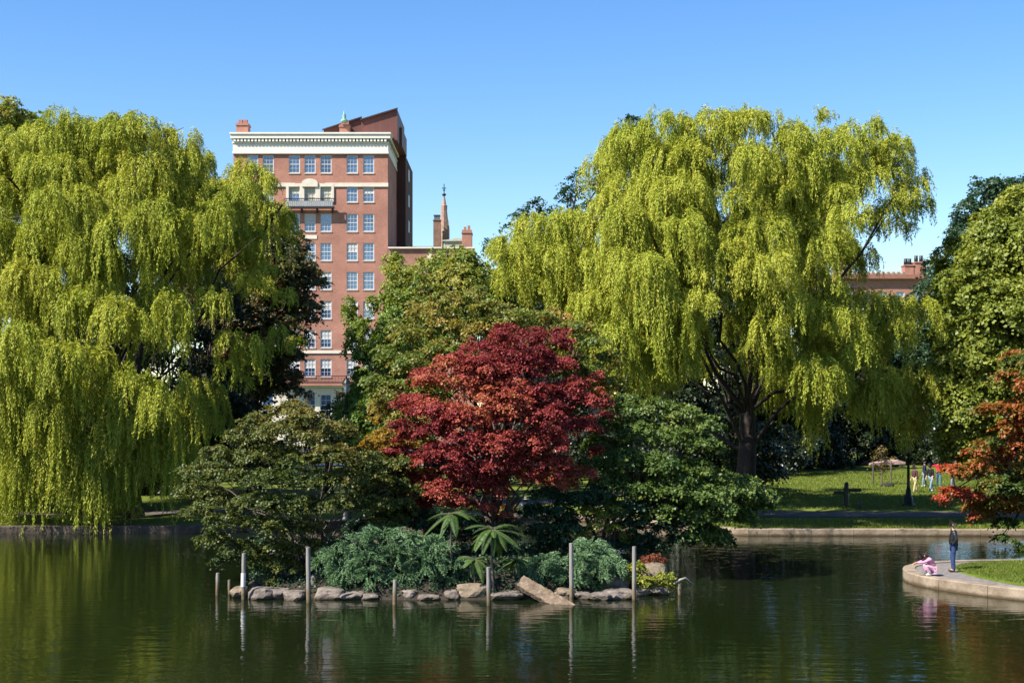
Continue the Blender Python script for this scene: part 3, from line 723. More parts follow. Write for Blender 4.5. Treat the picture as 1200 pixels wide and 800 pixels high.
tag(lw.build("garden_wall", mat("pale_coping", (.55, .47, .42), .8, var=.12)), "low pale garden wall behind the young tree at the back of the lawn", "wall")

# ------------------------------------------------------------------ trees of the far bank
bark = mat("dark_bark", (0.045, 0.033, 0.024), .95, scale=3, var=.45, bump=.9, bscale=10, stretch=(1, 1, .25))
barkp = mat("grey_bark", (0.13, 0.10, 0.08), .95, scale=4, var=.35, bump=.8, bscale=12, stretch=(1, 1, .3))
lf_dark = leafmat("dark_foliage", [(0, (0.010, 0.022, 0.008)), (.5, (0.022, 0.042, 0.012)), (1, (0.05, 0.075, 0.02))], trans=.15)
lf_mid = leafmat("mid_green_foliage", [(0, (0.03, 0.065, 0.012)), (.5, (0.06, 0.12, 0.018)), (1, (0.15, 0.18, 0.03))])
lf_bright = leafmat("bright_green_foliage", [(0, (0.105, 0.195, 0.029)), (.45, (0.211, 0.312, 0.046)), (.75, (0.389, 0.390, 0.065)), (1, (0.551, 0.390, 0.072))])
lf_yg = leafmat("yellow_green_foliage", [(0, (0.132, 0.190, 0.026)), (.5, (0.298, 0.340, 0.043)), (1, (0.529, 0.474, 0.071))])
lf_blue = leafmat("blue_green_foliage", [(0, (0.025, 0.063, 0.028)), (.5, (0.049, 0.105, 0.042)), (1, (0.098, 0.154, 0.063))], trans=.25)
lf_copper = leafmat("copper_foliage", [(0, (0.068, 0.070, 0.032)), (.45, (0.152, 0.154, 0.048)), (.75, (0.380, 0.144, 0.064)), (1, (0.684, 0.192, 0.112))], trans=.25)
lf_olive = leafmat("olive_bronze_foliage", [(0, (0.113, 0.187, 0.031)), (.4, (0.227, 0.265, 0.047)), (.7, (0.421, 0.296, 0.062)), (1, (0.583, 0.265, 0.062))])
lf_gold = leafmat("golden_foliage", [(0, (0.15, 0.15, 0.02)), (.5, (0.42, 0.26, 0.03)), (1, (0.55, 0.22, 0.03))])

def bigtree(name, label, px, Y, lobes, R, c, depth, leafm, rng, lf=(.26, .17), sr=.62, nl=42, dens=1.25, cat="tree", group=None, trunk_r=.3, barkm=None, back=.6, forkpy=None, tb=.5, tz=0., seed=0., flat=.6, **kw):
    bl = spread(lobes, Y, c, R, depth, rng, back=back)
    x = (px - 600) / F * Y; base = (x, Y, gz(x, Y) - .15)
    fork = P(px + rng.normal(0, 4), forkpy if forkpy else (c[1] + R[1] * .5), Y)
    tr = limbs(base, fork, bl, rng, trunk_r, .035)
    VT = sprays(bl, rng, sr=sr, dens=dens, nl=nl, leaf=lf, tbase=tb, tz=tz, seed=seed, flat=flat, **kw)
    return plant(name, label, cat, base, VT, leafm, tr, barkm or bark, group)

def autolobes(x0, x1, y0, y1, n, rpx, rng, top=1.0):
    """lobes scattered through an oval"""
    out = []; cx, cy, ax, ay = (x0 + x1) / 2, (y0 + y1) / 2, (x1 - x0) / 2 - rpx * .8, (y1 - y0) / 2 - rpx * .8
    while len(out) < n:
        u, v = rng.uniform(-1, 1, 2)
        if v < 0 and u * u + v * v > 1: continue
        if v >= 0 and abs(u) > .95: continue
        out.append((cx + u * ax, cy + v * ay, rpx * rng.uniform(.7, 1.25), rpx * rng.uniform(.6, .95)))
    return out

rng = np.random.default_rng(21)
# dark evergreen mass behind both willows: one tree after another
DT = [(948, 124, 305, 545, 52, "behind the right willow's lower right skirt"), (585, 124, 338, 556, 50, "hidden behind the crimson maple's top, beside the brick wing"), (-60, 112, 380, 560, 70, "behind the left willow, at the photo's left edge"), (20, 118, 330, 556, 75, "behind the left willow, second from the left edge"),
      (110, 110, 300, 556, 80, "behind the middle of the left willow"), (195, 116, 290, 556, 70, "behind the hanging right half of the left willow"),
      (270, 108, 330, 552, 62, "between the left willow and the copper-leaved tree"),
      (655, 120, 305, 558, 58, "behind the red maple's right shoulder"), (735, 112, 320, 556, 75, "behind the left half of the right willow"),
      (820, 118, 300, 548, 80, "behind the right willow's trunk"), (905, 112, 330, 545, 75, "just right of the right willow's trunk"),
      (985, 122, 332, 540, 68, "behind the young staked tree, left of it"), (1055, 126, 336, 540, 55, "behind the lamp post and the people on the lawn")]
for i, (px, Y, t, b, hw, w_) in enumerate(DT):
    hh = (b - t) / 2; cy = (b + t) / 2
    lo = autolobes(px - hw, px + hw, t, b + 14, 24, hw * .36, rng)
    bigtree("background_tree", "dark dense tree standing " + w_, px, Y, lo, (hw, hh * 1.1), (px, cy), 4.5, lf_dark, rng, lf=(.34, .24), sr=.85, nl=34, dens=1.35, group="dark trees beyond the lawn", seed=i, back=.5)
for i, (px, Y, t, b, hw, w_) in enumerate([(248, 85.5, 285, 590, 58, "right behind the left willow's right-hand skirt"), (165, 88, 330, 590, 55, "right behind the left willow's middle"), (60, 90, 360, 585, 55, "right behind the left willow's left skirt"),
      (-25, 88, 380, 590, 50, "right behind the left willow, cut by the photo's left edge"), (862, 84, 320, 585, 44, "right behind the right willow's trunk"), (800, 88, 380, 580, 44, "between the right willow's trunk and the crimson maple")]):
    lo = autolobes(px - hw, px + hw, t, b + 8, 24, hw * .36, rng)  # near-black trees added as backing so the willow gaps stay dark
    bigtree("backing_tree", "very dark dense tree added as backing " + w_, px, Y, lo, (hw, (b - t) / 2 * 1.1), (px, (b + t) / 2), 3.0, lf_dark, rng, lf=(.26, .18), sr=.65, nl=34, dens=1.35, group="added dark backing behind the willows", seed=i + .5, back=.5)
# low shrub border under them
for i, (px, Y, r_) in enumerate([(-20, 101, 42), (60, 103, 42), (140, 101, 40), (215, 100, 40), (290, 98, 36), (690, 104, 40), (765, 104, 42), (845, 103, 40), (915, 106, 36), (965, 114, 30), (800, 90, 44), (862, 92, 30), (-10, 93, 44), (120, 92, 46), (200, 90, 46), (290, 88, 46), (560, 98, 44), (640, 96, 40), (826, 85, 40), (882, 87, 34), (1005, 121, 32), (1050, 122, 32), (1095, 121, 32), (1135, 119, 32), (1175, 108, 38), (1225, 104, 40)]):
    lo = autolobes(px - r_ * 1.3, px + r_ * 1.3, 496 if i < 20 else 478, (572 if i > 9 else 562) if i < 20 else 552, 12, r_ * .42, rng)
    where = ["at the far left behind the hanging willow", "second from left behind the left willow", "behind the left willow's trunk", "behind the left willow's right side", "between left willow and the island",
             "behind the red maple's right edge", "behind the island's right tree, its left half", "behind the island's right tree, its top right", "at the left end of the sunlit lawn", "at the back of the sunlit lawn beside the pale wall", "close behind the right willow's trunk, left of it", "close behind the right willow's trunk, right of it", "under the left willow near its left edge", "under the left willow beside its bare trunk", "under the left willow's right skirt", "beyond the island's left tree", "beyond the crimson maple, at its left", "beyond the crimson maple, at its right", "between the island's right tree and the willow trunk", "at the shaded left end of the lawn, nearest the willow", "behind the pale garden wall", "behind the small open shelter", "behind the group of people on the lawn", "behind the scarlet leaves at the right edge", "under the light green crown at the right edge", "low at the photo's right border behind the maple"][i]
    bigtree("shrub", "dark glossy rounded shrub " + where, px, Y, lo, (r_ * 1.3, 36), (px, 532), 2.4, leafmat("glossy_shrub_leaf", [(0, (.012, .025, .01)), (.5, (.03, .05, .018)), (1, (.09, .11, .05))], trans=.1, rough=.35, spec=.6), rng, lf=(.24, .15), sr=.5, nl=34, cat="shrub", group="dark shrub border behind the lawn", trunk_r=.08, back=.4, seed=i * 3, forkpy=550)

# copper-leaved tree in front of the tower's left side
cl = [(312, 262, 24, 20), (335, 285, 22, 18), (318, 300, 30), (345, 312, 20, 15), (352, 330, 20, 12), (322, 335, 30), (340, 352, 26, 18), (300, 330, 34), (296, 380, 36), (330, 385, 26, 16), (250, 330, 34), (245, 290, 24), (262, 300, 26), (235, 360, 30), (345, 372, 18, 10),
      (318, 415, 26, 18), (300, 430, 30), (340, 418, 14, 8), (335, 440, 16, 10), (315, 455, 24, 15), (300, 290, 30), (285, 260, 26), (280, 310, 36), (275, 370, 40), (280, 420, 36), (372, 330, 9, 5), (366, 318, 10, 6), (358, 400, 9, 5), (362, 358, 12, 6)]
cl = [(a[0], a[1], a[2] * 1.25) if len(a) == 3 else (a[0], a[1], a[2] * 1.25, a[3] * 1.15) for a in cl]
bigtree("copper_leaved_tree", "dark tree with coppery leaf tips in front of the tall brick tower's left side", 300, 92, cl, (85, 110), (300, 350), 3.6, lf_copper, rng, lf=(.19, .13), sr=.36, nl=34, dens=1.0, forkpy=430, tb=.42, wild=.16, flat=.8)
# bright tree top beyond the left willow
cl = [(5, 130, 26, 18), (22, 138, 22, 16), (35, 155, 24), (-15, 150, 34), (0, 180, 40), (30, 190, 36), (-40, 190, 40), (10, 230, 50)]
bigtree("tall_green_tree", "fresh green tree top showing over the left willow at the photo's top left corner", 0, 96, cl, (70, 80), (0, 190), 3.5, lf_bright, rng, lf=(.22, .13), sr=.5, nl=36, forkpy=300, tb=.6, wild=.2)
# blue-green sparse tree behind the right willow's left shoulder
cl = [(676, 205, 14, 8), (690, 222, 16, 10), (668, 225, 14, 9), (706, 212, 14, 10), (722, 225, 18, 16), (720, 195, 14, 10), (630, 240, 13, 7), (612, 250, 12, 8), (640, 255, 18, 12), (598, 268, 11, 7), (650, 275, 24), (690, 255, 26), (732, 190, 12, 14), (596, 300, 16), (620, 310, 26), (585, 310, 10, 12), (572, 292, 6, 10), (594, 330, 18), (735, 160, 9), (742, 140, 9, 5)]
bigtree("blue_green_tree", "sparse blue-green tree poking out behind the right willow's left shoulder", 665, 97, cl, (95, 90), (665, 270), 2.5, lf_blue, rng, lf=(.22, .13), sr=.42, nl=26, dens=.8, forkpy=360, wild=.35, inner=.15)
# two trees at the right edge behind the light-green one
cl = [(1150, 222, 20, 12), (1165, 232, 26), (1140, 250, 20, 22), (1180, 222, 24, 14), (1200, 245, 40), (1130, 280, 18, 24), (1145, 300, 34), (1115, 320, 20), (1105, 350, 26), (1110, 390, 36), (1100, 430, 36), (1140, 350, 40), (1080, 400, 26), (1090, 460, 36), (1120, 480, 40), (1160, 400, 50), (1220, 300, 60)]
bigtree("dark_oak", "dark green tall tree rising behind the light green crown at the right edge", 1150, 100, cl, (110, 150), (1150, 360), 4, lf_blue, rng, lf=(.24, .17), sr=.55, nl=36, forkpy=480, wild=.18, tb=.4)
cl = [(1195, 250, 34), (1165, 275, 30), (1150, 305, 34), (1195, 300, 44), (1140, 345, 34), (1125, 385, 34), (1175, 360, 44), (1215, 360, 50), (1150, 410, 44), (1125, 440, 36), (1195, 430, 50), (1110, 470, 30), (1145, 470, 40), (1180, 480, 44), (1125, 510, 30), (1160, 525, 34), (1215, 500, 60), (1230, 280, 50), (1260, 340, 70), (1260, 430, 70), (1118, 330, 16)]
bigtree("light_green_tree", "broad light yellow-green tree filling the photo's right edge", 1225, 71.5, cl, (125, 165), (1210, 400), 4, lf_yg, rng, lf=(.21, .15), sr=.42, nl=46, dens=1.4, forkpy=520, tb=.42, flat=.5, trunk_r=.35)
# green tree in front of the wing
cl = [(462, 312, 14, 14), (468, 335, 18, 20), (452, 350, 14, 12), (490, 320, 16, 16), (485, 345, 26), (520, 312, 24, 18), (545, 308, 22, 16), (530, 335, 30), (560, 330, 28), (580, 345, 26), (560, 365, 34), (508, 365, 30), (472, 372, 26), (445, 385, 18, 14), (412, 378, 13, 14), (418, 395, 17, 14), (415, 412, 17, 14), (432, 420, 17, 14), (455, 400, 24), (480, 405, 28), (450, 432, 26), (425, 445, 15, 12), (420, 462, 20, 12), (445, 465, 30), (470, 440, 30), (600, 360, 24), (590, 385, 30), (515, 400, 34)]
cl = [(a[0] + rng.normal(0, 2), a[1] - 3, a[2] * .72, (a[3] if len(a) > 3 else a[2]) * 1.05) for a in cl] + [(a[0] + rng.normal(0, 9), a[1] + rng.normal(0, 9), a[2] * .6, a[2] * .9) for a in cl]
bigtree("green_tree", "fresh green tree in front of the lower brick wing, left of the red maple", 500, 84, cl, (105, 110), (505, 400), 4, lf_bright, rng, lf=(.18, .11), sr=.30, nl=30, dens=1.0, forkpy=470, tb=.5, tz=.25, wild=.25, flat=.35, ragged=.24)
# trees low between tower base and island
cl = [(365, 502, 22, 12), (400, 505, 20), (345, 510, 22), (388, 482, 12, 7), (412, 492, 12, 10), (385, 525, 28), (420, 522, 22), (402, 464, 7, 6), (396, 474, 9, 6)]
bigtree("dark_twiggy_tree", "dark thin-leaved tree below the tower's stone base beside the lamp post", 385, 88, cl, (70, 60), (385, 520), 3, lf_copper, rng, lf=(.19, .12), sr=.38, nl=34, dens=1.0, forkpy=520, tb=.3, wild=.2)
cl = [(425, 495, 22), (445, 480, 26), (470, 470, 26), (440, 515, 28), (415, 515, 16), (480, 500, 30), (500, 480, 30)]
bigtree("round_green_tree", "round mid green tree right of the tall dark lamp post", 450, 74.5, cl, (70, 50), (455, 500), 2.5, lf_bright, rng, lf=(.17, .13), sr=.34, nl=44, forkpy=540, tb=.35)

# young staked tree on the lawn
Y = 95; b0 = P(1033, 568, Y); b0[2] = gz(b0[0], Y)
bl = [(*P(1033 + dx, py, Y + dy), M(r, Y), M(r, Y), M(r * 1.3, Y)) for dx, py, dy, r in [(0, 528, 0, 6), (-5, 537, .3, 7), (6, 540, -.3, 7), (-2, 548, -.2, 8), (4, 553, .3, 7), (-7, 550, 0, 6)]]
yt = plant("young_tree", "thin young tree with sparse yellow-brown leaves and stakes on the sunlit lawn", "tree", b0, sprays(bl, rng, sr=.3, dens=.7, nl=22, leaf=(.13, .08), tbase=.6), leafmat("sapling_leaf", [(0, (.09, .11, .03)), (.6, (.22, .17, .05)), (1, (.30, .16, .05))]),
           limbs(b0, P(1033, 552, Y), bl, rng, .06, .012), barkp)
for px in (1022, 1043):
    q = P(px, 560, Y); s_ = MB().tube([(q[0], Y - .3, gz(q[0], Y) - .2), (q[0], Y - .3, gz(q[0], Y) + 1.5)], .05, 6); s_.build("stake", barkp, yt)
q = P(1040, 568, Y - 1.5); s_ = MB().lathe((q[0], q[1], gz(q[0], q[1])), [(.5, 0), (.42, .16), (.2, .24)], 10); s_.build("mulch_mound", mat("mulch", (.03, .03, .02), .95, scale=5, var=.4, bump=1, bscale=10), yt)

# lamp posts
def lamp(px, pybase, pytop, Y, label):
    x = (px - 600) / F * Y; z0 = gz(x, Y) - .05; z1 = CZ - (pytop - HY) / F * Y; H = z1 - z0
    m = mat("lamp_green_paint", (.012, .022, .016), .45, scale=5, var=.2)
    e = empty("lamp_post", (x, Y, z0), label, "lamp post", "park lamp posts")
    MB().lathe((x, Y, z0), [(.34, 0), (.36, .15), (.27, .22), (.25, .55), (.16, .7), (.13, 1.0)], 12).build("base", m, e)
    MB().lathe((x, Y, z0), [(.10, 1.0), (.105, 1.1), (.085, 1.3), (.07, H - .95), (.12, H - .9), (.06, H - .82)], 12).build("post", m, e)
    g_ = MB().lathe((x, Y, z0 + H - .82), [(.10, 0), (.19, .42), (.19, .46)], 8, False).build("lantern_glass", mat("lantern_pane", (.35, .36, .34), .25, var=.05), e)
    MB().lathe((x, Y, z0 + H - .36), [(.24, 0), (.22, .05), (.09, .26), (.05, .3), (.03, .38)], 8, False).build("lantern_cap", m, e)
lamp(406, 560, 441, 72.8, "slim dark green park lamp post in front of the tall brick tower's base")
lamp(1064.5, 600, 512, 78.5, "dark park lamp post on the promenade left of the group of people")

# finger post
Y = 78.2; x = (992 - 600) / F * Y; z0 = gz(x, Y) - .05
fp = empty("finger_post", (x, Y, z0), "dark finger post with two arms beside the shaded promenade", "signpost")
pm = MATS["lamp_green_paint"]
zt = Z(564.5, Y)
MB().lathe((x, Y, z0), [(.16, 0), (.14, .1), (.125, .3), (.125, zt - z0 - .12), (.10, zt - z0 - .04), (.03, zt - z0)], 12).build("post", pm, fp)
for a, b_, t_, u_ in ((977, 990.5, 575.2, 578.9), (993.5, 1009, 572.2, 576)):
    MB().prism([(X(a, Y), Z(u_, Y)), (X(b_, Y), Z(u_, Y)), (X(b_, Y), Z(t_, Y)), (X(a, Y), Z(t_, Y))], Y - .06, Y + .03).build("arm", pm, fp)
MB().prism([(X(988, Y), Z(578.5, Y)), (X(991, Y), Z(583, Y)), (X(991, Y), Z(578.5, Y))], Y - .03, Y + .02).build("bracket", pm, fp)
MB().prism([(X(993, Y), Z(576, Y)), (X(993, Y), Z(580, Y)), (X(996, Y), Z(576, Y))], Y - .03, Y + .02).build("bracket", pm, fp)
q = X(1004, Y); bo_ = MB().lathe((q, Y - .8, gz(q, Y - .8) - .02), [(.09, 0), (.09, .42), (.06, .5)], 10)
tag(bo_.build("bollard", mat("grey_bollard", (.10, .09, .10), .7, var=.2)), "short grey bollard just right of the finger post", "bollard")

# ------------------------------------------------------------------ the two weeping willows
wl = leafmat("willow_leaf", [(0, (0.150, 0.219, 0.022)), (.35, (0.337, 0.413, 0.043)), (.65, (0.525, 0.542, 0.067)), (1, (0.701, 0.618, 0.109))], trans=.26, jitter=.22, spec=.15, rough=.6)
def willow(label, px, Y, c, R, depth, cl, rng, stems, back=.9, seed=0., tb=.56):
    clumps = []; anchors = []
    for e in cl:
        x_, y_, rp, L = e[:4]
        k = math.sqrt(max(.02, 1 - ((x_ - c[0]) / R[0]) ** 2 - ((y_ - c[1]) / R[1]) ** 2))
        Yc = (e[4] if len(e) > 4 else Y - depth * k * rng.uniform(.8, 1.0)) + rng.normal(0, .9)
        p = P(x_, y_, Yc); r = M(rp, Yc)
        clumps.append((p[0], Yc, p[2], r * .9, r * .8, r * .5, M(L, Yc) * (.85 if y_ < 460 else 1.25))); anchors.append(clumps[-1])
        if rng.random() < (back if y_ < 290 else .45) and len(e) < 5:
            Y2 = Y + depth * k * rng.uniform(.0, .65); p = P(x_, y_ + rng.uniform(0, 25), Y)
            clumps.append((p[0] + rng.normal(0, .8), Y2, p[2], r * 1.15, r * 1.0, r * .5, M(L, Y))); anchors.append(clumps[-1])
    x = (px - 600) / F * Y; z0 = gz(x, Y) - .2
    fine = []
    for (a, b, c_, rx, ry, h, L) in clumps:
        k = 1 + int(rx > .5) + int(rx > 1.0) + int(rx > 1.5)
        for i in range(k):
            q = rng.uniform(0, 2 * np.pi); rr = math.sqrt(rng.uniform(.05, 1)) * .75
            fine.append((a + math.cos(q) * rr * rx, b + math.sin(q) * rr * ry, c_ - .55 * rx * rr * rr + rng.normal(0, .22), rx * rng.uniform(.40, .62), ry * rng.uniform(.40, .62), rx * .45, L * rng.uniform(.45, 1.0)))
    base = np.array((x, Y, z0)); fork = base + (rng.normal(0, .4), 0, 5.6)
    bl = [(a[0], a[1], a[2] - .15, a[3], a[4], .5) for a in anchors if a[2] > 7.5]
    tr = limbs(base, fork, bl, rng, stems, .05, maxn=18, flare=1.5, lr=.5)
    V, T = curtains(fine, rng, strands=290, step=.105, leaf=(.145, .041), tbase=tb, seed=seed)
    return plant("weeping_willow", label, "tree", base, (V, T), wl, tr, mat("willow_bark", (0.045, 0.034, 0.027), .95, scale=3, var=.45, bump=1, bscale=8, stretch=(1, 1, .2)), "weeping willows on the far bank")

L_ = [(75, 136, 42, 70), (110, 134, 38, 60), (135, 133, 36, 60), (165, 136, 36, 70), (195, 150, 34, 80), (218, 172, 28, 70), (240, 186, 16, 40), (40, 145, 42, 80), (-5, 160, 46, 100), (-50, 170, 50, 110),
      (60, 175, 44, 80), (100, 168, 40, 90), (150, 172, 40, 80), (10, 205, 44, 90), (180, 195, 44, 90), (215, 212, 38, 80), (130, 205, 38, 80), (70, 215, 46, 90), (30, 250, 42, 80), (-30, 250, 50, 100),
      (290, 192, 26, 60), (268, 205, 28, 70), (308, 212, 18, 70), (252, 232, 30, 70), (280, 236, 26, 50), (292, 275, 18, 40), (318, 318, 16, 36), (298, 312, 18, 36), (334, 338, 9, 40),
      (165, 240, 44, 110), (205, 250, 40, 80), (118, 250, 40, 100), (90, 270, 36, 90), (55, 300, 42, 90), (15, 300, 44, 90), (140, 290, 38, 90), (232, 268, 24, 50), (175, 330, 42, 100), (150, 350, 30, 90), (200, 345, 20, 90),
      (-20, 340, 50, 110), (30, 380, 46, 90), (70, 395, 40, 100), (105, 400, 36, 90), (0, 420, 46, 130), (50, 430, 38, 90), (-40, 430, 50, 170), (15, 475, 38, 145), (55, 500, 18, 118), (122, 425, 34, 90), (100, 460, 26, 60), (120, 500, 32, 112), (140, 480, 18, 70),
      (155, 440, 18, 90), (178, 432, 20, 85), (200, 470, 13, 70), (192, 480, 8, 120), (170, 478, 14, 60), (276, 386, 22, 95), (300, 408, 15, 70), (322, 392, 9, 60), (262, 425, 12, 70), (225, 455, 8, 110), (243, 470, 6, 90), (285, 440, 12, 55), (250, 345, 16, 60), (220, 450, 10, 110, 77), (245, 450, 12, 90, 78), (92, 520, 10, 95), (-10, 540, 22, 75), (70, 560, 12, 55), (35, 520, 30, 95), (0, 520, 30, 95), (75, 490, 26, 115), (105, 540, 24, 75), (135, 520, 20, 90), (160, 500, 20, 100), (185, 500, 20, 100), (205, 510, 14, 100), (20, 560, 24, 60), (60, 470, 30, 120), (-30, 520, 30, 100), (140, 560, 14, 55, 70), (232, 450, 9, 90, 74), (212, 440, 12, 100),
      (80, 340, 36, 90), (110, 330, 34, 80)]
R_ = [(735, 140, 32, 60), (765, 134, 34, 60), (800, 130, 36, 60), (835, 127, 34, 50), (865, 126, 32, 60), (895, 130, 30, 60), (925, 140, 28, 60), (958, 130, 9, 22), (975, 150, 28, 60), (1005, 146, 28, 60), (1030, 155, 22, 60), (1058, 166, 13, 40), (1068, 205, 16, 50), (1050, 190, 20, 60), (1062, 225, 20, 50), (1040, 225, 26, 45), (1078, 232, 9, 40),
      (722, 165, 26, 70), (755, 170, 36, 80), (790, 165, 38, 80), (825, 165, 36, 70), (875, 170, 32, 60), (905, 170, 34, 80), (945, 172, 34, 70), (985, 185, 34, 70), (1015, 195, 32, 70),
      (735, 210, 34, 90), (770, 210, 38, 90), (810, 205, 34, 70), (900, 215, 36, 80), (935, 215, 34, 70), (970, 220, 34, 70), (1005, 235, 30, 50), (860, 225, 24, 60),
      (605, 272, 22, 70), (630, 256, 28, 70), (660, 250, 30, 80), (690, 250, 32, 90), (720, 246, 34, 100), (755, 252, 38, 100), (795, 250, 36, 100), (592, 290, 13, 40), (615, 290, 24, 60), (645, 290, 32, 60), (680, 292, 36, 80), (720, 296, 36, 90), (760, 300, 36, 100), (800, 296, 32, 110), (830, 260, 26, 110), (838, 300, 18, 80),
      (640, 322, 24, 36), (670, 330, 34, 70), (705, 338, 36, 90), (740, 345, 34, 100), (775, 345, 32, 110), (720, 385, 24, 60), (750, 392, 28, 80), (770, 390, 26, 85), (806, 345, 16, 90), (690, 372, 20, 40),
      (880, 250, 34, 80), (915, 255, 34, 70), (950, 262, 32, 60), (975, 262, 26, 50), (860, 280, 18, 60), (890, 300, 32, 70), (930, 290, 34, 90), (945, 310, 26, 90), (965, 285, 16, 70), (905, 335, 26, 60), (880, 345, 12, 60),
      (900, 370, 26, 70), (893, 395, 22, 65), (912, 400, 22, 75), (940, 352, 34, 50), (975, 360, 26, 50), (955, 345, 26, 40), (925, 425, 22, 60), (950, 425, 30, 70), (975, 440, 28, 50), (947, 470, 9, 60), (915, 440, 12, 50),
      (1010, 335, 26, 40), (1000, 370, 22, 60), (1040, 345, 24, 60), (1065, 348, 22, 80), (1082, 350, 12, 60), (1050, 380, 22, 60), (1020, 395, 22, 50), (985, 400, 16, 60, 80),
      (1000, 440, 28, 50), (1030, 440, 28, 70), (1060, 445, 28, 70), (1085, 440, 20, 70), (1043, 470, 14, 50), (1075, 470, 20, 50), (1015, 462, 20, 45),
      (820, 420, 20, 60, 80), (700, 355, 30, 60), (730, 365, 30, 80), (760, 360, 32, 90), (790, 365, 28, 90), (815, 340, 24, 80), (735, 395, 26, 75), (788, 385, 22, 85, 67), (806, 372, 18, 80, 67.5), (768, 405, 20, 70, 67), (822, 330, 18, 90, 67.5), (765, 400, 26, 75), (795, 400, 20, 70), (812, 385, 16, 70), (780, 320, 32, 80), (820, 300, 26, 80), (710, 320, 32, 70), (985, 330, 24, 60), (1000, 410, 26, 60, 69), (1030, 425, 26, 70, 68.8), (1060, 430, 26, 80, 69), (970, 425, 26, 70, 68.6), (940, 415, 26, 70, 68.5), (1085, 425, 18, 85, 69), (915, 390, 24, 70, 68.6), (1040, 470, 20, 55, 69), (1070, 475, 18, 45, 69.5), (1010, 460, 18, 45, 68.8), (946, 460, 10, 65, 68.4), (900, 300, 28, 80), (930, 330, 30, 60), (800, 420, 16, 50), (1000, 300, 14, 50, 80)]
rng = np.random.default_rng(7)
willow("huge yellow-green weeping willow hanging over the water at left", 92, 75, (110, 350), (230, 270), 8.0, L_, rng, .55, seed=1)
rng = np.random.default_rng(9)
willow("broad yellow-green weeping willow rising against the sky right of the red maple", 866, 73, (840, 330), (270, 240), 7.5, R_, rng, .6, seed=4)
# second and third stems under the left willow's curtain
for px, Y, r, lab in ((158, 74, .42, "leaning bare pale trunk under the left willow's curtain"),):
    x = (px - 600) / F * Y; z0 = gz(x, Y) - .2
    b = MB().tube([(x, Y, z0), (x - .1, Y, z0 + 1.2), (x - .5, Y + .2, z0 + 3.5), (x - .3, Y + .6, z0 + 7), (x + .3, Y + 1, z0 + 10)], [r * 1.4, r, r * .8, r * .6, r * .25], 12)
    tag(b.build("tree_trunk", MATS["willow_bark"]), lab, "tree trunk")

# ------------------------------------------------------------------ the island
IC = (-1.9, 51.0); IR = (7.75, 5.9)
def iedge(q):
    c, s = math.cos(q), math.sin(q); e = 2 / 2.8
    return IC[0] + IR[0] * math.copysign(abs(c) ** e, c), IC[1] + IR[1] * math.copysign(abs(s) ** e, s)
def iz(x, y):
    r = (abs((x - IC[0]) / IR[0]) ** 2.8 + abs((y - IC[1]) / IR[1]) ** 2.8) ** (1 / 2.8)
    return -.35 + 1.15 * (1 - min(1, r) ** 5) ** .8 + .07 * mnoise.noise(Vector((x * .8, y * .8, 3)))
V = []; Fs = []; nq = 96; nr = 16
for j in range(nr + 1):
    for i in range(nq):
        ex, ey = iedge(2 * math.pi * i / nq); t = j / nr * 1.02
        x = IC[0] + (ex - IC[0]) * t; y = IC[1] + (ey - IC[1]) * t; V.append((x, y, iz(x, y)))
for j in range(nr):
    for i in range(nq): Fs.append((j * nq + i, j * nq + (i + 1) % nq, (j + 1) * nq + (i + 1) % nq, (j + 1) * nq + i))
island = link("island_ground", idmesh("island_ground", V, Fs[:], True), soil_m); tag(island, kind="structure")

def rockmesh(name, c, s, seed, amp=.22, sub=3, m=None, flat=.0):
    bm = bmesh.new(); bmesh.ops.create_icosphere(bm, subdivisions=sub, radius=1)
    o = Vector((seed * 3.7, seed * 1.9, seed))
    for v in bm.verts:
        p = v.co.copy(); k = 3.2
        f = (abs(p.x) ** k + abs(p.y) ** k + abs(p.z) ** k) ** (-1 / k)
        p = p * f; p *= 1 + amp * mnoise.noise(p * .9 + o) * 1.5 + amp * .4 * mnoise.noise(p * 2.7 + o)
        v.co = Vector((p.x * s[0] + c[0], p.y * s[1] + c[1], p.z * s[2] + c[2]))
    me = bpy.data.meshes.new(name); bm.to_mesh(me); bm.free()
    return link(name, me, m)
rock_m = mat("island_granite", (0.085, 0.068, 0.056), .85, scale=2.6, col2=(0.28, 0.225, 0.18), bump=1.0, bscale=7); stain(rock_m, .02, .12, (.05, .035, .02))
rock_m2 = mat("warm_granite", (0.15, 0.11, 0.07), .85, scale=2.4, col2=(0.33, 0.25, 0.165), bump=.8, bscale=8); stain(rock_m2, .02, .12, (.05, .035, .02))
YF = 45.35
RK = [(279, 9, 12, "small block tucked behind the leftmost tall post"), (306, 15, 13, "squarish stone first right of the leftmost tall post"), (327, 10, 11, "narrow stone between the two leftmost tall posts, nearer the right one"),
      (344, 11, 10, "low stone just left of the second tall post"), (385, 16, 13, "broad stone right of the second tall post"), (370, 7, 19, "upright block close behind the second tall post"), (412, 14, 8, "flat low stone under the juniper, left of the short white post"),
      (433, 12, 7, "dark flat stone under the juniper beside the short white post"), (479, 10, 11, "rounded small stone just right of the short white post"), (501, 12, 6, "nearly sunken stone under the middle of the juniper"),
      (530, 10, 11, "small stone left of the big pale boulder row's start"), (553, 19, 17, "largest pale dome-shaped stone left of the middle post"), (594, 18, 9, "long flat stone just left of the fallen slab"),
      (661, 11, 12, "yellowish block touching the foot of the tallest right post"), (683, 10, 7, "small low stone right of the tallest right post"), (704, 13, 8, "dark low stone between the two right-hand posts"),
      (727, 17, 11, "wide stone left of the rightmost tall post"), (770, 12, 9, "white-streaked stone right of the rightmost tall post"), (720, 14, 17, "higher tilted stone behind the wide one left of the rightmost post"), (752, 9, 10, "small block hidden behind the rightmost tall post")]
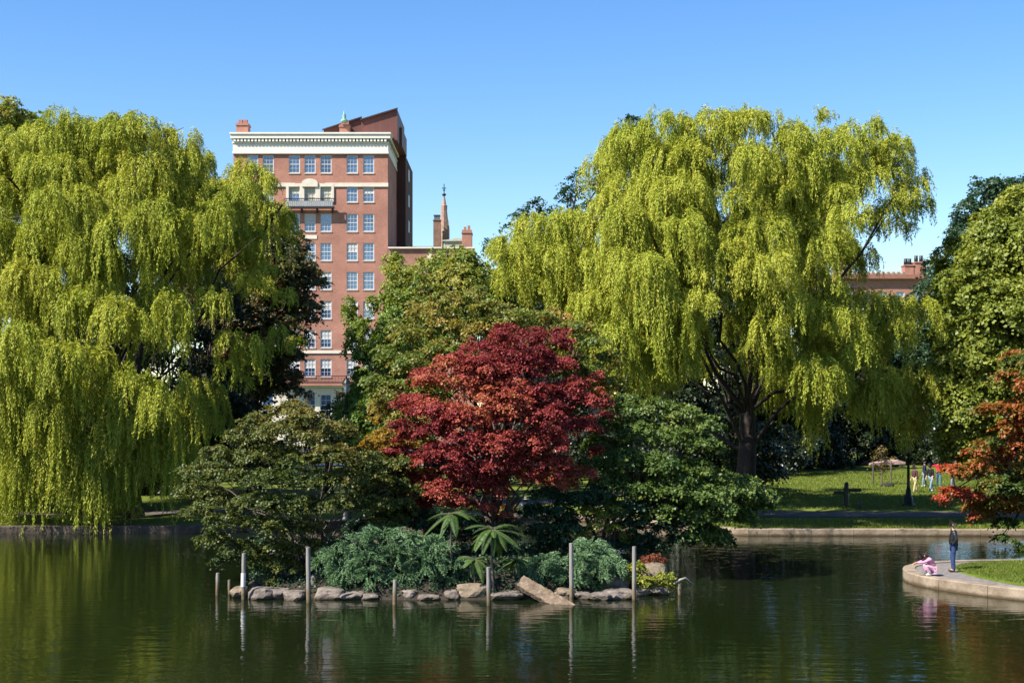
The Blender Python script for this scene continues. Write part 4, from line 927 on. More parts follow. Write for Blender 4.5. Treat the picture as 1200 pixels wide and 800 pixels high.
for i, (px, hw, hh, lab) in enumerate(RK):
    Y = YF + (1.2 if hh > 16 and hw < 16 else 0) + (i % 3) * .12 + (0.9 if px > 740 else 0) + (.5 if px < 300 else 0)
    x = (px - 600) / F * Y; h = M(hh * 2 * .62, Y)
    o = rockmesh("shore_rock", (x, Y + .35, h * .31 + (.12 if hh > 16 and hw < 16 else 0)), (M(hw, Y) * 1.12, .42, h * .49), i + 1, .2, 3, rock_m2 if i in (0, 13, 11) else rock_m)
    tag(o, lab, "rock", "edging rocks along the island's waterline")
q = P(766, 668, 47.6); tag(rockmesh("boulder", (q[0], q[1] + .2, q[2] - .12), (.46, .42, .36), 31, .12, 3, rock_m2), "round tan boulder on the bank behind the yellow-green shrub at the island's right end", "rock")
# fallen slab leaning into the water
a = P(609, 681, 45.6); b_ = P(668, 715, 44.3)
bm = bmesh.new(); d = Vector(b_ - a); Ln = d.length * 1.06; d.normalize(); side = Vector((0.62, 0.50, 0.55)); side = (side - d * side.dot(d)).normalized(); up = side.cross(d)
if up.z < 0: up = -up
NX, NW, NT = 22, 8, 2; grid = {}
for i in range(NX + 1):
    for j in range(NW + 1):
        for k in range(2):
            w_ = (j / NW - .5) * .44; t_ = (k - .5) * .20
            p = Vector(a) + d * (Ln * i / NX) + side * (w_ + .03 * mnoise.noise(Vector((i * .5, j, 1)))) + up * (t_ + .05 * mnoise.noise(Vector((i * .6, j * .8, k * 4))))
            grid[i, j, k] = bm.verts.new(p)
for i in range(NX):
    for j in range(NW):
        bm.faces.new([grid[i, j, 1], grid[i + 1, j, 1], grid[i + 1, j + 1, 1], grid[i, j + 1, 1]]); bm.faces.new([grid[i, j, 0], grid[i, j + 1, 0], grid[i + 1, j + 1, 0], grid[i + 1, j, 0]])
    for j, s in ((0, 1), (NW, 0)):
        bm.faces.new([grid[i, j, 0], grid[i + 1, j, 0], grid[i + 1, j, 1], grid[i, j, 1]])
for j in range(NW):
    for i in (0, NX): bm.faces.new([grid[i, j, 0], grid[i, j, 1], grid[i, j + 1, 1], grid[i, j + 1, 0]])
bmesh.ops.recalc_face_normals(bm, faces=bm.faces)
me = bpy.data.meshes.new("stone_slab"); bm.to_mesh(me); bm.free()
tag(link("stone_slab", me, mat("slab_brown", (.12, .08, .05), .9, scale=2.5, col2=(.30, .22, .15), bump=1, bscale=9)), "long brown slab tilted down into the water left of the tallest right post", "slab")

# posts standing in the shallows
def postmat():
    m, t, b = newmat("weathered_post"); N = t.nodes; L = t.links
    tc = N.new("ShaderNodeTexCoord"); sp = N.new("ShaderNodeSeparateXYZ"); L.new(tc.outputs["Object"], sp.inputs[0])
    no = N.new("ShaderNodeTexNoise"); no.inputs["Scale"].default_value = 5; no.inputs["Detail"].default_value = 6; L.new(tc.outputs["Object"], no.inputs["Vector"])
    ma = N.new("ShaderNodeMath"); ma.operation = 'MULTIPLY_ADD'; L.new(no.outputs[0], ma.inputs[0]); ma.inputs[1].default_value = .7; L.new(sp.outputs[2], ma.inputs[2])
    r = N.new("ShaderNodeValToRGB"); L.new(ma.outputs[0], r.inputs[0]); e = r.color_ramp.elements
    e[0].position = .33; e[0].color = (.04, .03, .015, 1); e[1].position = 1.0; e[1].color = (.21, .19, .165, 1)
    x = e.new(.5); x.color = (.13, .09, .04, 1); x = e.new(.72); x.color = (.17, .13, .085, 1)
    L.new(r.outputs[0], b.inputs["Base Color"]); b.inputs["Roughness"].default_value = .85
    n2 = N.new("ShaderNodeTexNoise"); n2.inputs["Scale"].default_value = 30; mp = N.new("ShaderNodeMapping"); mp.inputs["Scale"].default_value = (1, 1, .08); L.new(tc.outputs["Object"], mp.inputs[0]); L.new(mp.outputs[0], n2.inputs["Vector"])
    bp = N.new("ShaderNodeBump"); bp.inputs["Strength"].default_value = .8; bp.inputs["Distance"].default_value = .02; L.new(n2.outputs[0], bp.inputs["Height"]); L.new(bp.outputs[0], b.inputs["Normal"])
    return m
post_m = postmat()
PS = [(285, 648, 702.5, 3.4, "tall weathered post with a white patch, leftmost of the tall posts"), (362, 641, 706, 3.6, "tall grey post in front of the juniper's left edge"), (462, 679, 708, 3.4, "short pale post standing in front of the juniper's middle"),
      (573, 664, 709, 3.3, "pale post rising in front of the fern-like plant"), (670, 636, 707, 3.5, "tallest clean white-grey post beside the fallen slab"), (743, 640, 703, 3.3, "tall tan post in front of the yellow-green shrub"),
      (254.5, 671, 697, 3.0, "short rotting stub, the leftmost post in the water"), (269, 679, 697, 2.2, "thin broken stub between the leftmost stub and the first tall post"), (797, 683, 697.5, 3.2, "short pale stub off the island's right tip")]
for i, (px, t, b, hw, lab) in enumerate(PS):
    Y = F * CZ / (b - HY) if b > 0 else 46; x = (px - 600) / F * Y; zt = CZ - (t - HY) / F * Y; r = M(hw, Y) * .86 * .86
    rr_ = random.Random(i); m_ = MB(); lean = rr_.uniform(-.03, .03)
    prof = [(x + lean * k, Y + lean * k, -.6 + (zt + .6) * k) for k in np.linspace(0, 1, 9)]
    m_.tube(prof, [r * (1 + .05 * math.sin(k * 2.1 + i)) * (1.0 if k < 8 else .93) for k in range(9)], 12)
    o = m_.build("mooring_post", post_m); tag(o, lab, "post", "wooden posts standing in the water round the island")
    if i == 0:
        e = empty("mooring_post", (x, Y, 0), lab, "post", "wooden posts standing in the water round the island")
        for k in ("label", "category", "group"): del o[k]
        o.name = "shaft"; o.parent = e; o.location = -e.location
        p_ = MB(); p_.tube([(x, Y, .42), (x + .01, Y, .85)], r * 1.12, 12, sm=True); p_.build("white_sleeve", wpaint, e)
# driftwood by the right stub
q = P(803, 678, 46.3)
m_ = MB().tube([P(790, 684, 46.4), P(797, 679, 46.4), P(803, 677, 46.5), P(812, 684, 46.9)], [.03, .045, .035, .02], 6)
tag(m_.build("driftwood", mat("pale_driftwood", (.40, .36, .30), .8, scale=5, var=.25)), "pale bent driftwood branch resting on the short stub off the island's right tip", "branch")

# --- island planting
lf_red = leafmat("red_maple_leaf", [(0, (0.145, 0.026, 0.027)), (.35, (0.350, 0.050, 0.054)), (.58, (0.495, 0.110, 0.070)), (.8, (0.524, 0.229, 0.079)), (1, (0.437, 0.293, 0.079))], trans=.28, spec=.2, rough=.6)
lf_dog = leafmat("dogwood_leaf", [(0, (0.052, 0.086, 0.018)), (.42, (0.115, 0.149, 0.030)), (.7, (0.224, 0.196, 0.039)), (1, (0.356, 0.172, 0.048))], trans=.25, rough=.5, spec=.3)
lf_isl = leafmat("island_green_leaf", [(0, (0.060, 0.114, 0.024)), (.5, (0.132, 0.198, 0.038)), (1, (0.288, 0.300, 0.054))], trans=.28, rough=.5, spec=.3)
def isletree(name, label, px, Y, lobes, R, c, depth, leafm, rng, stems=3, r=.14, cat="tree", lf=(.13, .10), sr=.24, nl=40, dens=1.25, flat=.75, back=.75, forkpy=None, tb=.5, tz=0., seed=0., bm_=None, **kw):
    bl = spread(lobes, Y, c, R, depth, rng, back=back, jit=.07)
    x = (px - 600) / F * Y; base = (x, Y, iz(x, Y) - .12)
    tr = limbs(base, P(px, forkpy or c[1] + R[1] * .6, Y), bl, rng, r, .014, stems=stems, maxn=34, flare=1.25)
    return plant(name, label, cat, base, sprays(bl, rng, sr=sr, dens=dens, nl=nl, leaf=lf, flat=flat, tbase=tb, tz=tz, seed=seed, **kw), leafm, tr, bm_ or barkp)
rng = np.random.default_rng(5)
red = [(590, 396, 14, 8), (657, 400, 11, 8), (560, 408, 22, 11), (600, 412, 26, 12), (635, 415, 22, 11), (530, 424, 22, 11), (570, 430, 28, 12), (610, 436, 28, 12), (655, 428, 24, 11), (500, 444, 19, 10), (540, 449, 26, 11), (585, 458, 28, 12), (630, 457, 26, 11), (675, 450, 18, 10),
       (482, 472, 18, 10), (515, 476, 24, 11), (555, 483, 26, 11), (600, 486, 28, 11), (645, 480, 24, 10), (685, 468, 18, 8), (703, 460, 10, 6), (475, 498, 19, 9), (505, 503, 22, 10), (545, 512, 26, 10), (590, 512, 24, 10), (635, 508, 24, 10), (675, 498, 20, 9), (470, 528, 19, 9), (500, 537, 24, 9), (540, 543, 24, 9), (580, 545, 22, 9), (620, 533, 26, 10),
       (655, 538, 18, 8), (488, 563, 20, 9), (525, 568, 24, 9), (560, 573, 20, 8), (680, 552, 20, 9), (662, 566, 16, 8), (500, 590, 20, 8), (530, 584, 18, 8), (568, 594, 16, 7), (600, 556, 14, 7), (595, 604, 10, 5), (560, 440, 34, 18), (600, 470, 34, 18), (540, 490, 34, 18), (640, 490, 30, 18), (580, 520, 34, 16), (520, 530, 30, 16), (640, 520, 26, 15), (550, 555, 28, 14), (500, 480, 26, 14), (660, 460, 26, 14), (470, 548, 18, 8), (476, 512, 16, 8), (705, 470, 12, 7), (590, 575, 14, 7), (515, 575, 22, 10), (700, 525, 10, 5), (690, 500, 16, 8), (590, 386, 14, 8), (655, 389, 12, 7), (622, 396, 18, 9), (620, 420, 26, 13), (600, 540, 24, 12), (640, 552, 22, 10), (570, 565, 22, 10), (560, 425, 24, 12), (625, 560, 16, 8), (545, 590, 14, 7), (478, 578, 18, 9), (482, 600, 16, 8), (500, 610, 16, 7), (462, 552, 12, 6), (712, 486, 8, 5), (700, 440, 8, 5)]
isletree("red_maple", "spreading crimson-leaved maple on the island, in the middle of the photo", 574, 51.5, red, (128, 128), (588, 495), 3.2, lf_red, rng, stems=5, r=.26, lf=(.105, .07), sr=.21, nl=40, dens=1.15, forkpy=565, tb=.44, tz=-.22, seed=2.0, tnoise=.6, ragged=.2, wild=.12)
dog = [(335, 480, 20, 10), (360, 488, 22, 11), (300, 492, 20, 10), (395, 505, 22, 11), (325, 505, 26, 12), (285, 512, 22, 11), (360, 512, 26, 12), (255, 532, 22, 11), (300, 532, 28, 13), (345, 536, 30, 13), (390, 530, 26, 12), (425, 535, 22, 11), (230, 552, 22, 10), (270, 556, 28, 12), (315, 560, 30, 13),
       (360, 562, 28, 13), (405, 560, 26, 12), (440, 560, 20, 10), (222, 575, 18, 9), (250, 582, 26, 12), (295, 588, 30, 13), (340, 590, 28, 13), (385, 588, 26, 12), (425, 590, 24, 11), (232, 600, 20, 9), (265, 610, 26, 12), (310, 616, 26, 12), (350, 618, 24, 12), (250, 632, 20, 9), (280, 642, 22, 10), (325, 640, 22, 11), (262, 655, 14, 6), (335, 662, 20, 10),
       (300, 655, 16, 8), (365, 640, 20, 10), (320, 680, 14, 7), (445, 590, 22, 10), (455, 612, 18, 8), (465, 565, 16, 8), (470, 590, 16, 8)]
isletree("dogwood_tree", "wide bushy green tree with bronze tips leaning over the water at the island's left end", 338, 49.4, dog, (135, 120), (335, 585), 2.9, lf_dog, rng, stems=5, r=.2, lf=(.10, .066), sr=.21, nl=50, forkpy=650, tb=.42, tz=.22, seed=6.0)
rt = [(738, 480, 20, 10), (770, 476, 22, 11), (800, 484, 22, 11), (828, 494, 18, 10), (715, 498, 20, 10), (750, 506, 26, 12), (790, 512, 26, 12), (826, 522, 20, 10), (700, 522, 18, 10), (735, 536, 26, 12), (775, 542, 26, 12), (812, 548, 24, 11), (715, 562, 22, 10), (750, 572, 26, 11), (790, 578, 24, 11), (832, 567, 24, 11),
      (860, 574, 24, 11), (885, 580, 18, 9), (845, 594, 26, 11), (872, 602, 16, 7), (818, 603, 24, 10), (775, 600, 20, 9), (832, 624, 20, 9), (850, 634, 14, 7), (890, 580, 20, 10), (900, 588, 13, 6), (872, 566, 20, 9), (862, 600, 22, 10), (840, 628, 18, 8), (822, 580, 26, 12), (800, 560, 26, 12), (738, 598, 18, 8), (705, 585, 16, 8), (810, 625, 12, 6), (700, 545, 18, 9)]
isletree("dogwood_tree", "full green tree at the island's right end with a low limb over the water", 705, 52.5, rt, (115, 95), (785, 560), 2.6, lf_isl, rng, stems=4, r=.2, lf=(.14, .09), sr=.24, nl=38, forkpy=610, tb=.38, tz=.1, seed=9.0, flat=.62)
ol = [(540, 352, 24, 12), (575, 362, 24, 12), (500, 365, 22, 12), (520, 382, 28, 13), (480, 393, 24, 12), (560, 385, 28, 13), (605, 375, 26, 12), (640, 375, 20, 11), (668, 384, 22, 11), (692, 400, 22, 11), (715, 420, 17, 9), (455, 415, 22, 11), (485, 425, 26, 12), (440, 445, 18, 10), (465, 455, 26, 12), (440, 475, 16, 9), (455, 492, 20, 10), (600, 400, 28, 13),
      (640, 400, 28, 13), (680, 430, 28, 13), (708, 450, 22, 11), (530, 410, 32, 14), (500, 450, 28, 13), (715, 475, 16, 9), (480, 490, 26, 12), (560, 340, 10, 6)]
isletree("bronze_maple", "olive and bronze maple crowding up behind the crimson one", 575, 55.0, ol, (155, 110), (580, 440), 1.8, lf_olive, rng, stems=3, r=.2, lf=(.13, .09), sr=.27, nl=38, forkpy=520, tb=.42, seed=12.5, tnoise=.8, bm_=bark)
isletree("golden_shrub", "small golden yellow shrub left of the crimson maple", 455, 51.5, [(450, 508, 14, 7), (436, 517, 13, 6), (463, 516, 13, 6), (478, 522, 12, 6), (425, 526, 10, 5), (448, 524, 14, 7)], (40, 22), (452, 516), .5, lf_gold, rng, stems=3, r=.05, cat="shrub", lf=(.10, .07), sr=.16, nl=26, forkpy=560, seed=1.5)
isletree("olive_shrub", "dull green shrub below the golden one, between juniper and the bushy left tree", 452, 50.5, [(440, 545, 22, 11), (470, 545, 20, 10), (450, 570, 24, 12), (480, 575, 20, 10), (430, 585, 20, 10), (470, 600, 22, 11), (500, 612, 16, 8), (445, 612, 20, 9)], (60, 50), (455, 575), 1.0, lf_dog, rng, stems=3, r=.06, cat="shrub", lf=(.11, .08), sr=.2, nl=32, forkpy=620, tb=.35, seed=3.3)
isletree("pale_shrub", "low sprawling shrub with pale yellow-green leaves under the right island tree", 705, 50.5, [(690, 598, 12, 6), (708, 604, 14, 6), (722, 596, 11, 5), (700, 616, 14, 6), (720, 618, 12, 6), (680, 625, 12, 6), (735, 628, 10, 5)], (45, 25), (705, 610), .6, lf_yg, rng, stems=3, r=.05, cat="shrub", lf=(.09, .06), sr=.15, nl=20, dens=.8, forkpy=640, seed=3.9)
isletree("yellow_shrub", "little yellow-green shrub round the rightmost tall post", 757, 46.9, [(748, 664, 10, 6), (742, 676, 11, 6), (760, 680, 12, 6), (778, 676, 11, 6), (784, 686, 10, 5), (752, 688, 10, 5), (730, 668, 8, 5)], (34, 20), (757, 677), .4, lf_yg, rng, stems=3, r=.03, cat="shrub", lf=(.085, .055), sr=.13, nl=24, forkpy=690, seed=7.7, tb=.55)
isletree("red_stemmed_shrub", "tiny rust-red shrub above the round tan boulder", 764, 48.2, [(758, 655, 8, 4), (768, 652, 8, 4), (776, 656, 6, 3)], (16, 8), (767, 655), .3, leafmat("rust_leaf", [(0, (.12, .03, .02)), (.6, (.30, .08, .04)), (1, (.40, .16, .06))]), rng, stems=2, r=.02, cat="shrub", lf=(.07, .04), sr=.1, nl=18, forkpy=662)
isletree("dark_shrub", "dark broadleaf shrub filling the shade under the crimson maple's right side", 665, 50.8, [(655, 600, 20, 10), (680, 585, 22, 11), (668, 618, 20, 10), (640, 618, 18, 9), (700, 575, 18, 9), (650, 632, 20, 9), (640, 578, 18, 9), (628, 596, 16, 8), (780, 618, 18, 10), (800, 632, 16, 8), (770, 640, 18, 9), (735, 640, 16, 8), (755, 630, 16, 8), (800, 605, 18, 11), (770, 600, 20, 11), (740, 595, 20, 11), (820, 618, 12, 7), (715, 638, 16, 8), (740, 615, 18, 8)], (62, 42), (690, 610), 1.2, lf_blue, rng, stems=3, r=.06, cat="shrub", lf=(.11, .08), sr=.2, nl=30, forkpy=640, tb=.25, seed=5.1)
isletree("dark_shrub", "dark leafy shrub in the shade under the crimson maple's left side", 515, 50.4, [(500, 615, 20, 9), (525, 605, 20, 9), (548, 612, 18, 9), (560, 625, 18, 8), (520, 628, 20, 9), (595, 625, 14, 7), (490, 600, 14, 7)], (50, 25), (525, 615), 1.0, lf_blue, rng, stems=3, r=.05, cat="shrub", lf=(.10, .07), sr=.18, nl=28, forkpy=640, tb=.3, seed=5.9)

isletree("dark_shrub", "dark leafy fill shrub added deep in the shade under the bushy left tree", 345, 51.2, [(300, 640, 22, 12), (330, 655, 22, 12), (365, 655, 22, 12), (395, 640, 22, 12), (310, 670, 18, 9), (350, 675, 18, 9), (270, 650, 16, 9), (420, 620, 20, 11)], (85, 40), (345, 650), 1.0, lf_blue, rng, stems=3, r=.05, cat="shrub", lf=(.11, .08), sr=.2, nl=30, forkpy=670, tb=.2, seed=2.9)  # added to fill and darken the see-through hollow under the left tree
jun_m = leafmat("juniper_needles", [(0, (0.088, 0.175, 0.076)), (.5, (0.205, 0.349, 0.158)), (1, (0.409, 0.559, 0.275))], trans=.12, rough=.6)
def juniper(label, px, Y, lobes, R, c, depth, rng, n=190, back=.6):
    bl = spread(lobes, Y, c, R, depth, rng, back=back, jit=.06); VV = []; TT = []
    for (x, y, z, rx, ry, rz) in bl:
        S = int(n * rx / .6); B = max(5, S // 14); bd = unit(rng.normal(0, 1, (B, 3)) * (1, 1, .8) + np.array((0, -.15, .30))); bl_ = rng.uniform(.6, 1.15, B)
        g_ = rng.integers(0, B, S); al = rng.uniform(.45, 1.0, S)
        s0 = np.array((x, y, z)) + bd[g_] * np.array((rx, ry, rz)) * (al * bl_[g_])[:, None] + rng.normal(0, .045, (S, 3))
        dr = unit(bd[g_] * (1.15, 1.15, .7) + np.array((0, 0, .12)) + rng.normal(0, .42, (S, 3)) * (1, 1, .5))
        T = 13; st = rng.uniform(.02, .034, (S, 1, 1)); k = np.arange(T)[None, :, None]
        path = s0[:, None, :] + dr[:, None, :] * st * k + np.array((0, 0, -1.0)) * (k * st) ** 2 * 1.3
        for rep in range(3):
            dd = np.broadcast_to(dr[:, None, :], path.shape); side = unit(rng.normal(0, 1, path.shape)); t = unit(dd + side * .75); nn = unit(rng.normal(0, 1, path.shape) + np.array((0, 0, .6)))
            ln = np.broadcast_to((.10 - .005 * k) * np.ones((S, 1, 1)), (S, T, 1))[..., 0] * rng.uniform(.7, 1.2, (S, T))
            VV.append(leafquads((path + t * .03).reshape(-1, 3), t.reshape(-1, 3), nn.reshape(-1, 3), ln.reshape(-1), ln.reshape(-1) * .36))
            TT.append(np.repeat(.45 + rng.normal(0, .1, S) + .3 * (snoise(s0, 1.5, 2) - .5), T))
    x = (px - 600) / F * Y; base = (x, Y, iz(x, Y) - .1)
    tr = limbs(base, P(px, c[1] + R[1] * .5, Y), bl, rng, .09, .01, stems=3, maxn=24, flare=1.2)
    return plant("juniper", label, "shrub", base, (np.concatenate(VV), np.clip(np.concatenate(TT), .02, .98)), jun_m, tr, barkp, "blue-green junipers on the island", crown="foliage")
juniper("wide spreading blue-green juniper along the island's front edge, left of the middle post", 465, 47.2, [(396, 650, 18, 9), (418, 636, 20, 9), (448, 628, 22, 9), (478, 632, 22, 9), (508, 640, 20, 9), (402, 666, 20, 9), (432, 655, 24, 10), (465, 650, 24, 10), (498, 658, 24, 10), (528, 664, 20, 9), (550, 676, 16, 8), (434, 674, 22, 9),
         (475, 674, 22, 9), (515, 682, 20, 8), (378, 658, 10, 6), (540, 690, 14, 5), (455, 688, 16, 6), (410, 684, 14, 6), (490, 692, 14, 5), (430, 690, 16, 5), (520, 694, 14, 4), (395, 678, 12, 6)], (105, 42), (465, 660), 1.1, rng)
juniper("smaller blue-green juniper behind the tallest white-grey post, right of the slab", 672, 47.0, [(636, 656, 14, 7), (655, 662, 16, 8), (690, 642, 14, 7), (702, 652, 17, 8), (716, 662, 13, 7), (640, 674, 18, 8), (664, 680, 16, 7), (698, 672, 18, 8), (700, 686, 14, 6), (624, 668, 12, 7), (680, 658, 14, 8), (610, 678, 10, 6)], (60, 32), (670, 665), .9, rng)

fern_m = leafmat("fern_leaf", [(0, (0.035, 0.08, 0.015)), (.5, (0.07, 0.15, 0.024)), (1, (0.14, 0.21, 0.035))], trans=.3)
def frondplant(label, px, py, Y, n, Lm, seed):
    r = np.random.default_rng(seed); c = P(px, py, Y); VV = []; TT = []; stems = MB(); gzv = iz(c[0], Y)
    e = empty("fern_like_plant", (c[0], Y, gzv - .05), label, "plant", "fern-like plants by the middle post")
    stems.tube([(c[0] + .05, Y + .1, gzv - .1), (c[0] - .02, Y, (gzv + c[2]) / 2), tuple(c)], [.05, .04, .03], 8)
    for i in range(n):
        a = 2 * math.pi * i / n + r.uniform(-.25, .25); el = r.uniform(-.45, .55); L_ = Lm * r.uniform(.6, 1.12); droop = r.uniform(.35, 1.1)
        d = np.array((math.cos(a) * math.cos(el), math.sin(a) * math.cos(el), math.sin(el)))
        s = np.linspace(.06, 1, 42)[:, None]; path = c + d * s * L_ + np.array((0, 0, -1.0)) * (s ** 2) * L_ * droop * .75
        tan = unit(np.gradient(path, axis=0)); sd = unit(np.cross(tan, (0, 0, 1.0))); nn = unit(np.cross(sd, tan))
        wv = (.19 * np.sin(np.pi * (s[:, 0] * .9 + .1)) ** .55) * L_ / 1.1
        for sg in (-1, 1):
            t = unit(sd * sg + tan * .35 - nn * .3); VV.append(leafquads(path + t * wv[:, None] * .5, t, unit(nn + r.normal(0, .12, nn.shape)), wv, np.full(42, .036), 0.05)); TT.append(np.full(42, .5 + r.normal(0, .12)))
        stems.tube(path[::6], np.linspace(.014, .004, len(path[::6])), 4, cap=False)
    stems.build("stem", barkp, e); o = link("frond", npmesh("frond", np.concatenate(VV), 4, np.clip(np.concatenate(TT), .05, .95)), fern_m, e)
    return e
frondplant("fern-like plant with long arching fronds spreading just above the middle post", 577, 620, 45.6, 20, 1.12, 4)
frondplant("fern-like plant with drooping fronds at the juniper's right shoulder, left of the middle post", 529, 602, 47.0, 14, 1.0, 8)
frondplant("low fern-like plant just right of the juniper, beneath the long-fronded one", 556, 655, 45.9, 14, .8, 12)
frondplant("small fern-like plant in the shade behind the slab's upper end", 606, 655, 46.6, 9, .7, 15)
# low leafy ground cover over the island soil
gx = rng.uniform(IC[0] - 7.4, IC[0] + 7.4, 16000); gy = rng.uniform(IC[1] - 5.5, IC[1] + 5, 16000)
k = (np.abs((gx - IC[0]) / IR[0]) ** 2.8 + np.abs((gy - IC[1]) / IR[1]) ** 2.8) < .82; gx, gy = gx[k], gy[k]
gzz = np.array([iz(a, b) for a, b in zip(gx, gy)]) + rng.uniform(.02, .22, len(gx))
V = leafquads(np.stack([gx, gy, gzz], 1), rng.normal(0, 1, (len(gx), 3)), unit(rng.normal(0, .5, (len(gx), 3)) + (0, 0, 1)), .13 * rng.uniform(.6, 1.2, len(gx)), .08)
tag(link("ground_cover", npmesh("ground_cover", V, 4, np.clip(rng.normal(.35, .15, len(gx)), 0, 1)), lf_blue), kind="stuff")

# red and green maple reaching in from the right edge
rm = [(1195, 425, 22, 10), (1180, 440, 18, 8), (1205, 450, 24, 10), (1165, 478, 18, 7), (1195, 475, 22, 8), (1150, 480, 12, 5), (1215, 490, 26, 10), (1178, 500, 16, 7), (1200, 520, 26, 10), (1160, 520, 18, 8), (1140, 530, 12, 6), (1150, 545, 20, 8), (1130, 555, 16, 7), (1175, 540, 22, 9), (1195, 548, 22, 9), (1115, 575, 14, 6), (1100, 584, 9, 4), (1135, 578, 17, 7), (1165, 565, 18, 9), (1190, 572, 18, 8),
      (1150, 592, 18, 7), (1175, 590, 20, 8), (1200, 595, 22, 8), (1145, 603, 12, 5), (1180, 612, 14, 6), (1172, 630, 9, 6), (1168, 648, 6, 6), (1195, 640, 8, 7), (1185, 655, 5, 4), (1230, 540, 34, 14), (1240, 580, 34, 14), (1250, 450, 30, 14), (1235, 610, 26, 10)]
lf_rg = leafmat("turning_maple_leaf", [(0, (0.060, 0.108, 0.018)), (.40, (0.120, 0.168, 0.024)), (.52, (0.360, 0.180, 0.030)), (.75, (0.528, 0.120, 0.042)), (1, (0.600, 0.060, 0.060))], jitter=.2)
Yr = 62.0; bl = []
rr2 = np.random.default_rng(14)
for (px, py, a, b) in rm:
    Y = Yr + rr2.normal(0, .7); p = P(px, py, Y); bl.append((p[0], Y, p[2], M(a, Y), M(a, Y) * 1.1, M(b, Y)))
rm = rm + [(a + rr2.normal(0, 9), b + rr2.normal(0, 7), c * .8, d * .9) for a, b, c, d in rm if b < 600 and a > 1125]
for (px, py, a, b) in rm[len(bl):]:
    Y = Yr + rr2.normal(0, .9) + .5; p = P(px, py, Y); bl.append((p[0], Y, p[2], M(a, Y), M(a, Y) * 1.1, M(b, Y)))
VT1 = []; 
for b_, (px, py, a, b) in zip(bl, rm):
    red_ = .74 if (py > 555 and px < 1165) else .52
    if (px, py) in ((1172, 630), (1168, 648), (1195, 640), (1185, 655), (1180, 612), (1165, 565), (1190, 572)): red_ = .22
    VT1.append(sprays([b_], rr2, sr=.26, dens=1.5, nl=44, leaf=(.15, .105), flat=.75, tbase=red_, seed=px * .01, tnoise=.5))
# the right-hand maple stands on the bank just outside the frame
base = (28.6, 68.9, gz(28.6, 68.9) - .15)
tr = limbs(base, (27.6, 68.0, 5.0), bl, rr2, .26, .02, maxn=40)
plant("turning_maple", "maple turning scarlet and orange, reaching in from the photo's right edge over the water", "tree", base, (np.concatenate([v for v, _ in VT1]), np.concatenate([t for _, t in VT1])), lf_rg, tr, bark)

# ------------------------------------------------------------------ people
def skin(name, verts, edges, m, parent, sub=2, xf=None):
    """verts: {key: (x, y, z, rx, ry)}; one continuous skinned surface rooted at the first key"""
    keys = list(verts); me = bpy.data.meshes.new(name)
    co = [xf(Vector(verts[k][:3])) if xf else Vector(verts[k][:3]) for k in keys]
    me.from_pydata(co, [(keys.index(a), keys.index(b)) for a, b in edges], [])
    o = bpy.data.objects.new(name, me); COL.objects.link(o); me.materials.append(m)
    md = o.modifiers.new("skin", 'SKIN'); md.use_smooth_shade = True
    for i, k in enumerate(keys):
        sv = me.skin_vertices[0].data[i]; sv.radius = verts[k][3:5]; sv.use_root = (i == 0)
    s = o.modifiers.new("sub", 'SUBSURF'); s.levels = sub; s.render_levels = sub
    o.parent = parent; return o
def fabric(name, c, var=.15): return mat(name, c, .85, scale=9, var=var, bump=.5, bscale=14, spec=.2)
skin_m = mat("skin_tone", (.50, .28, .19), .55, scale=6, var=.06)
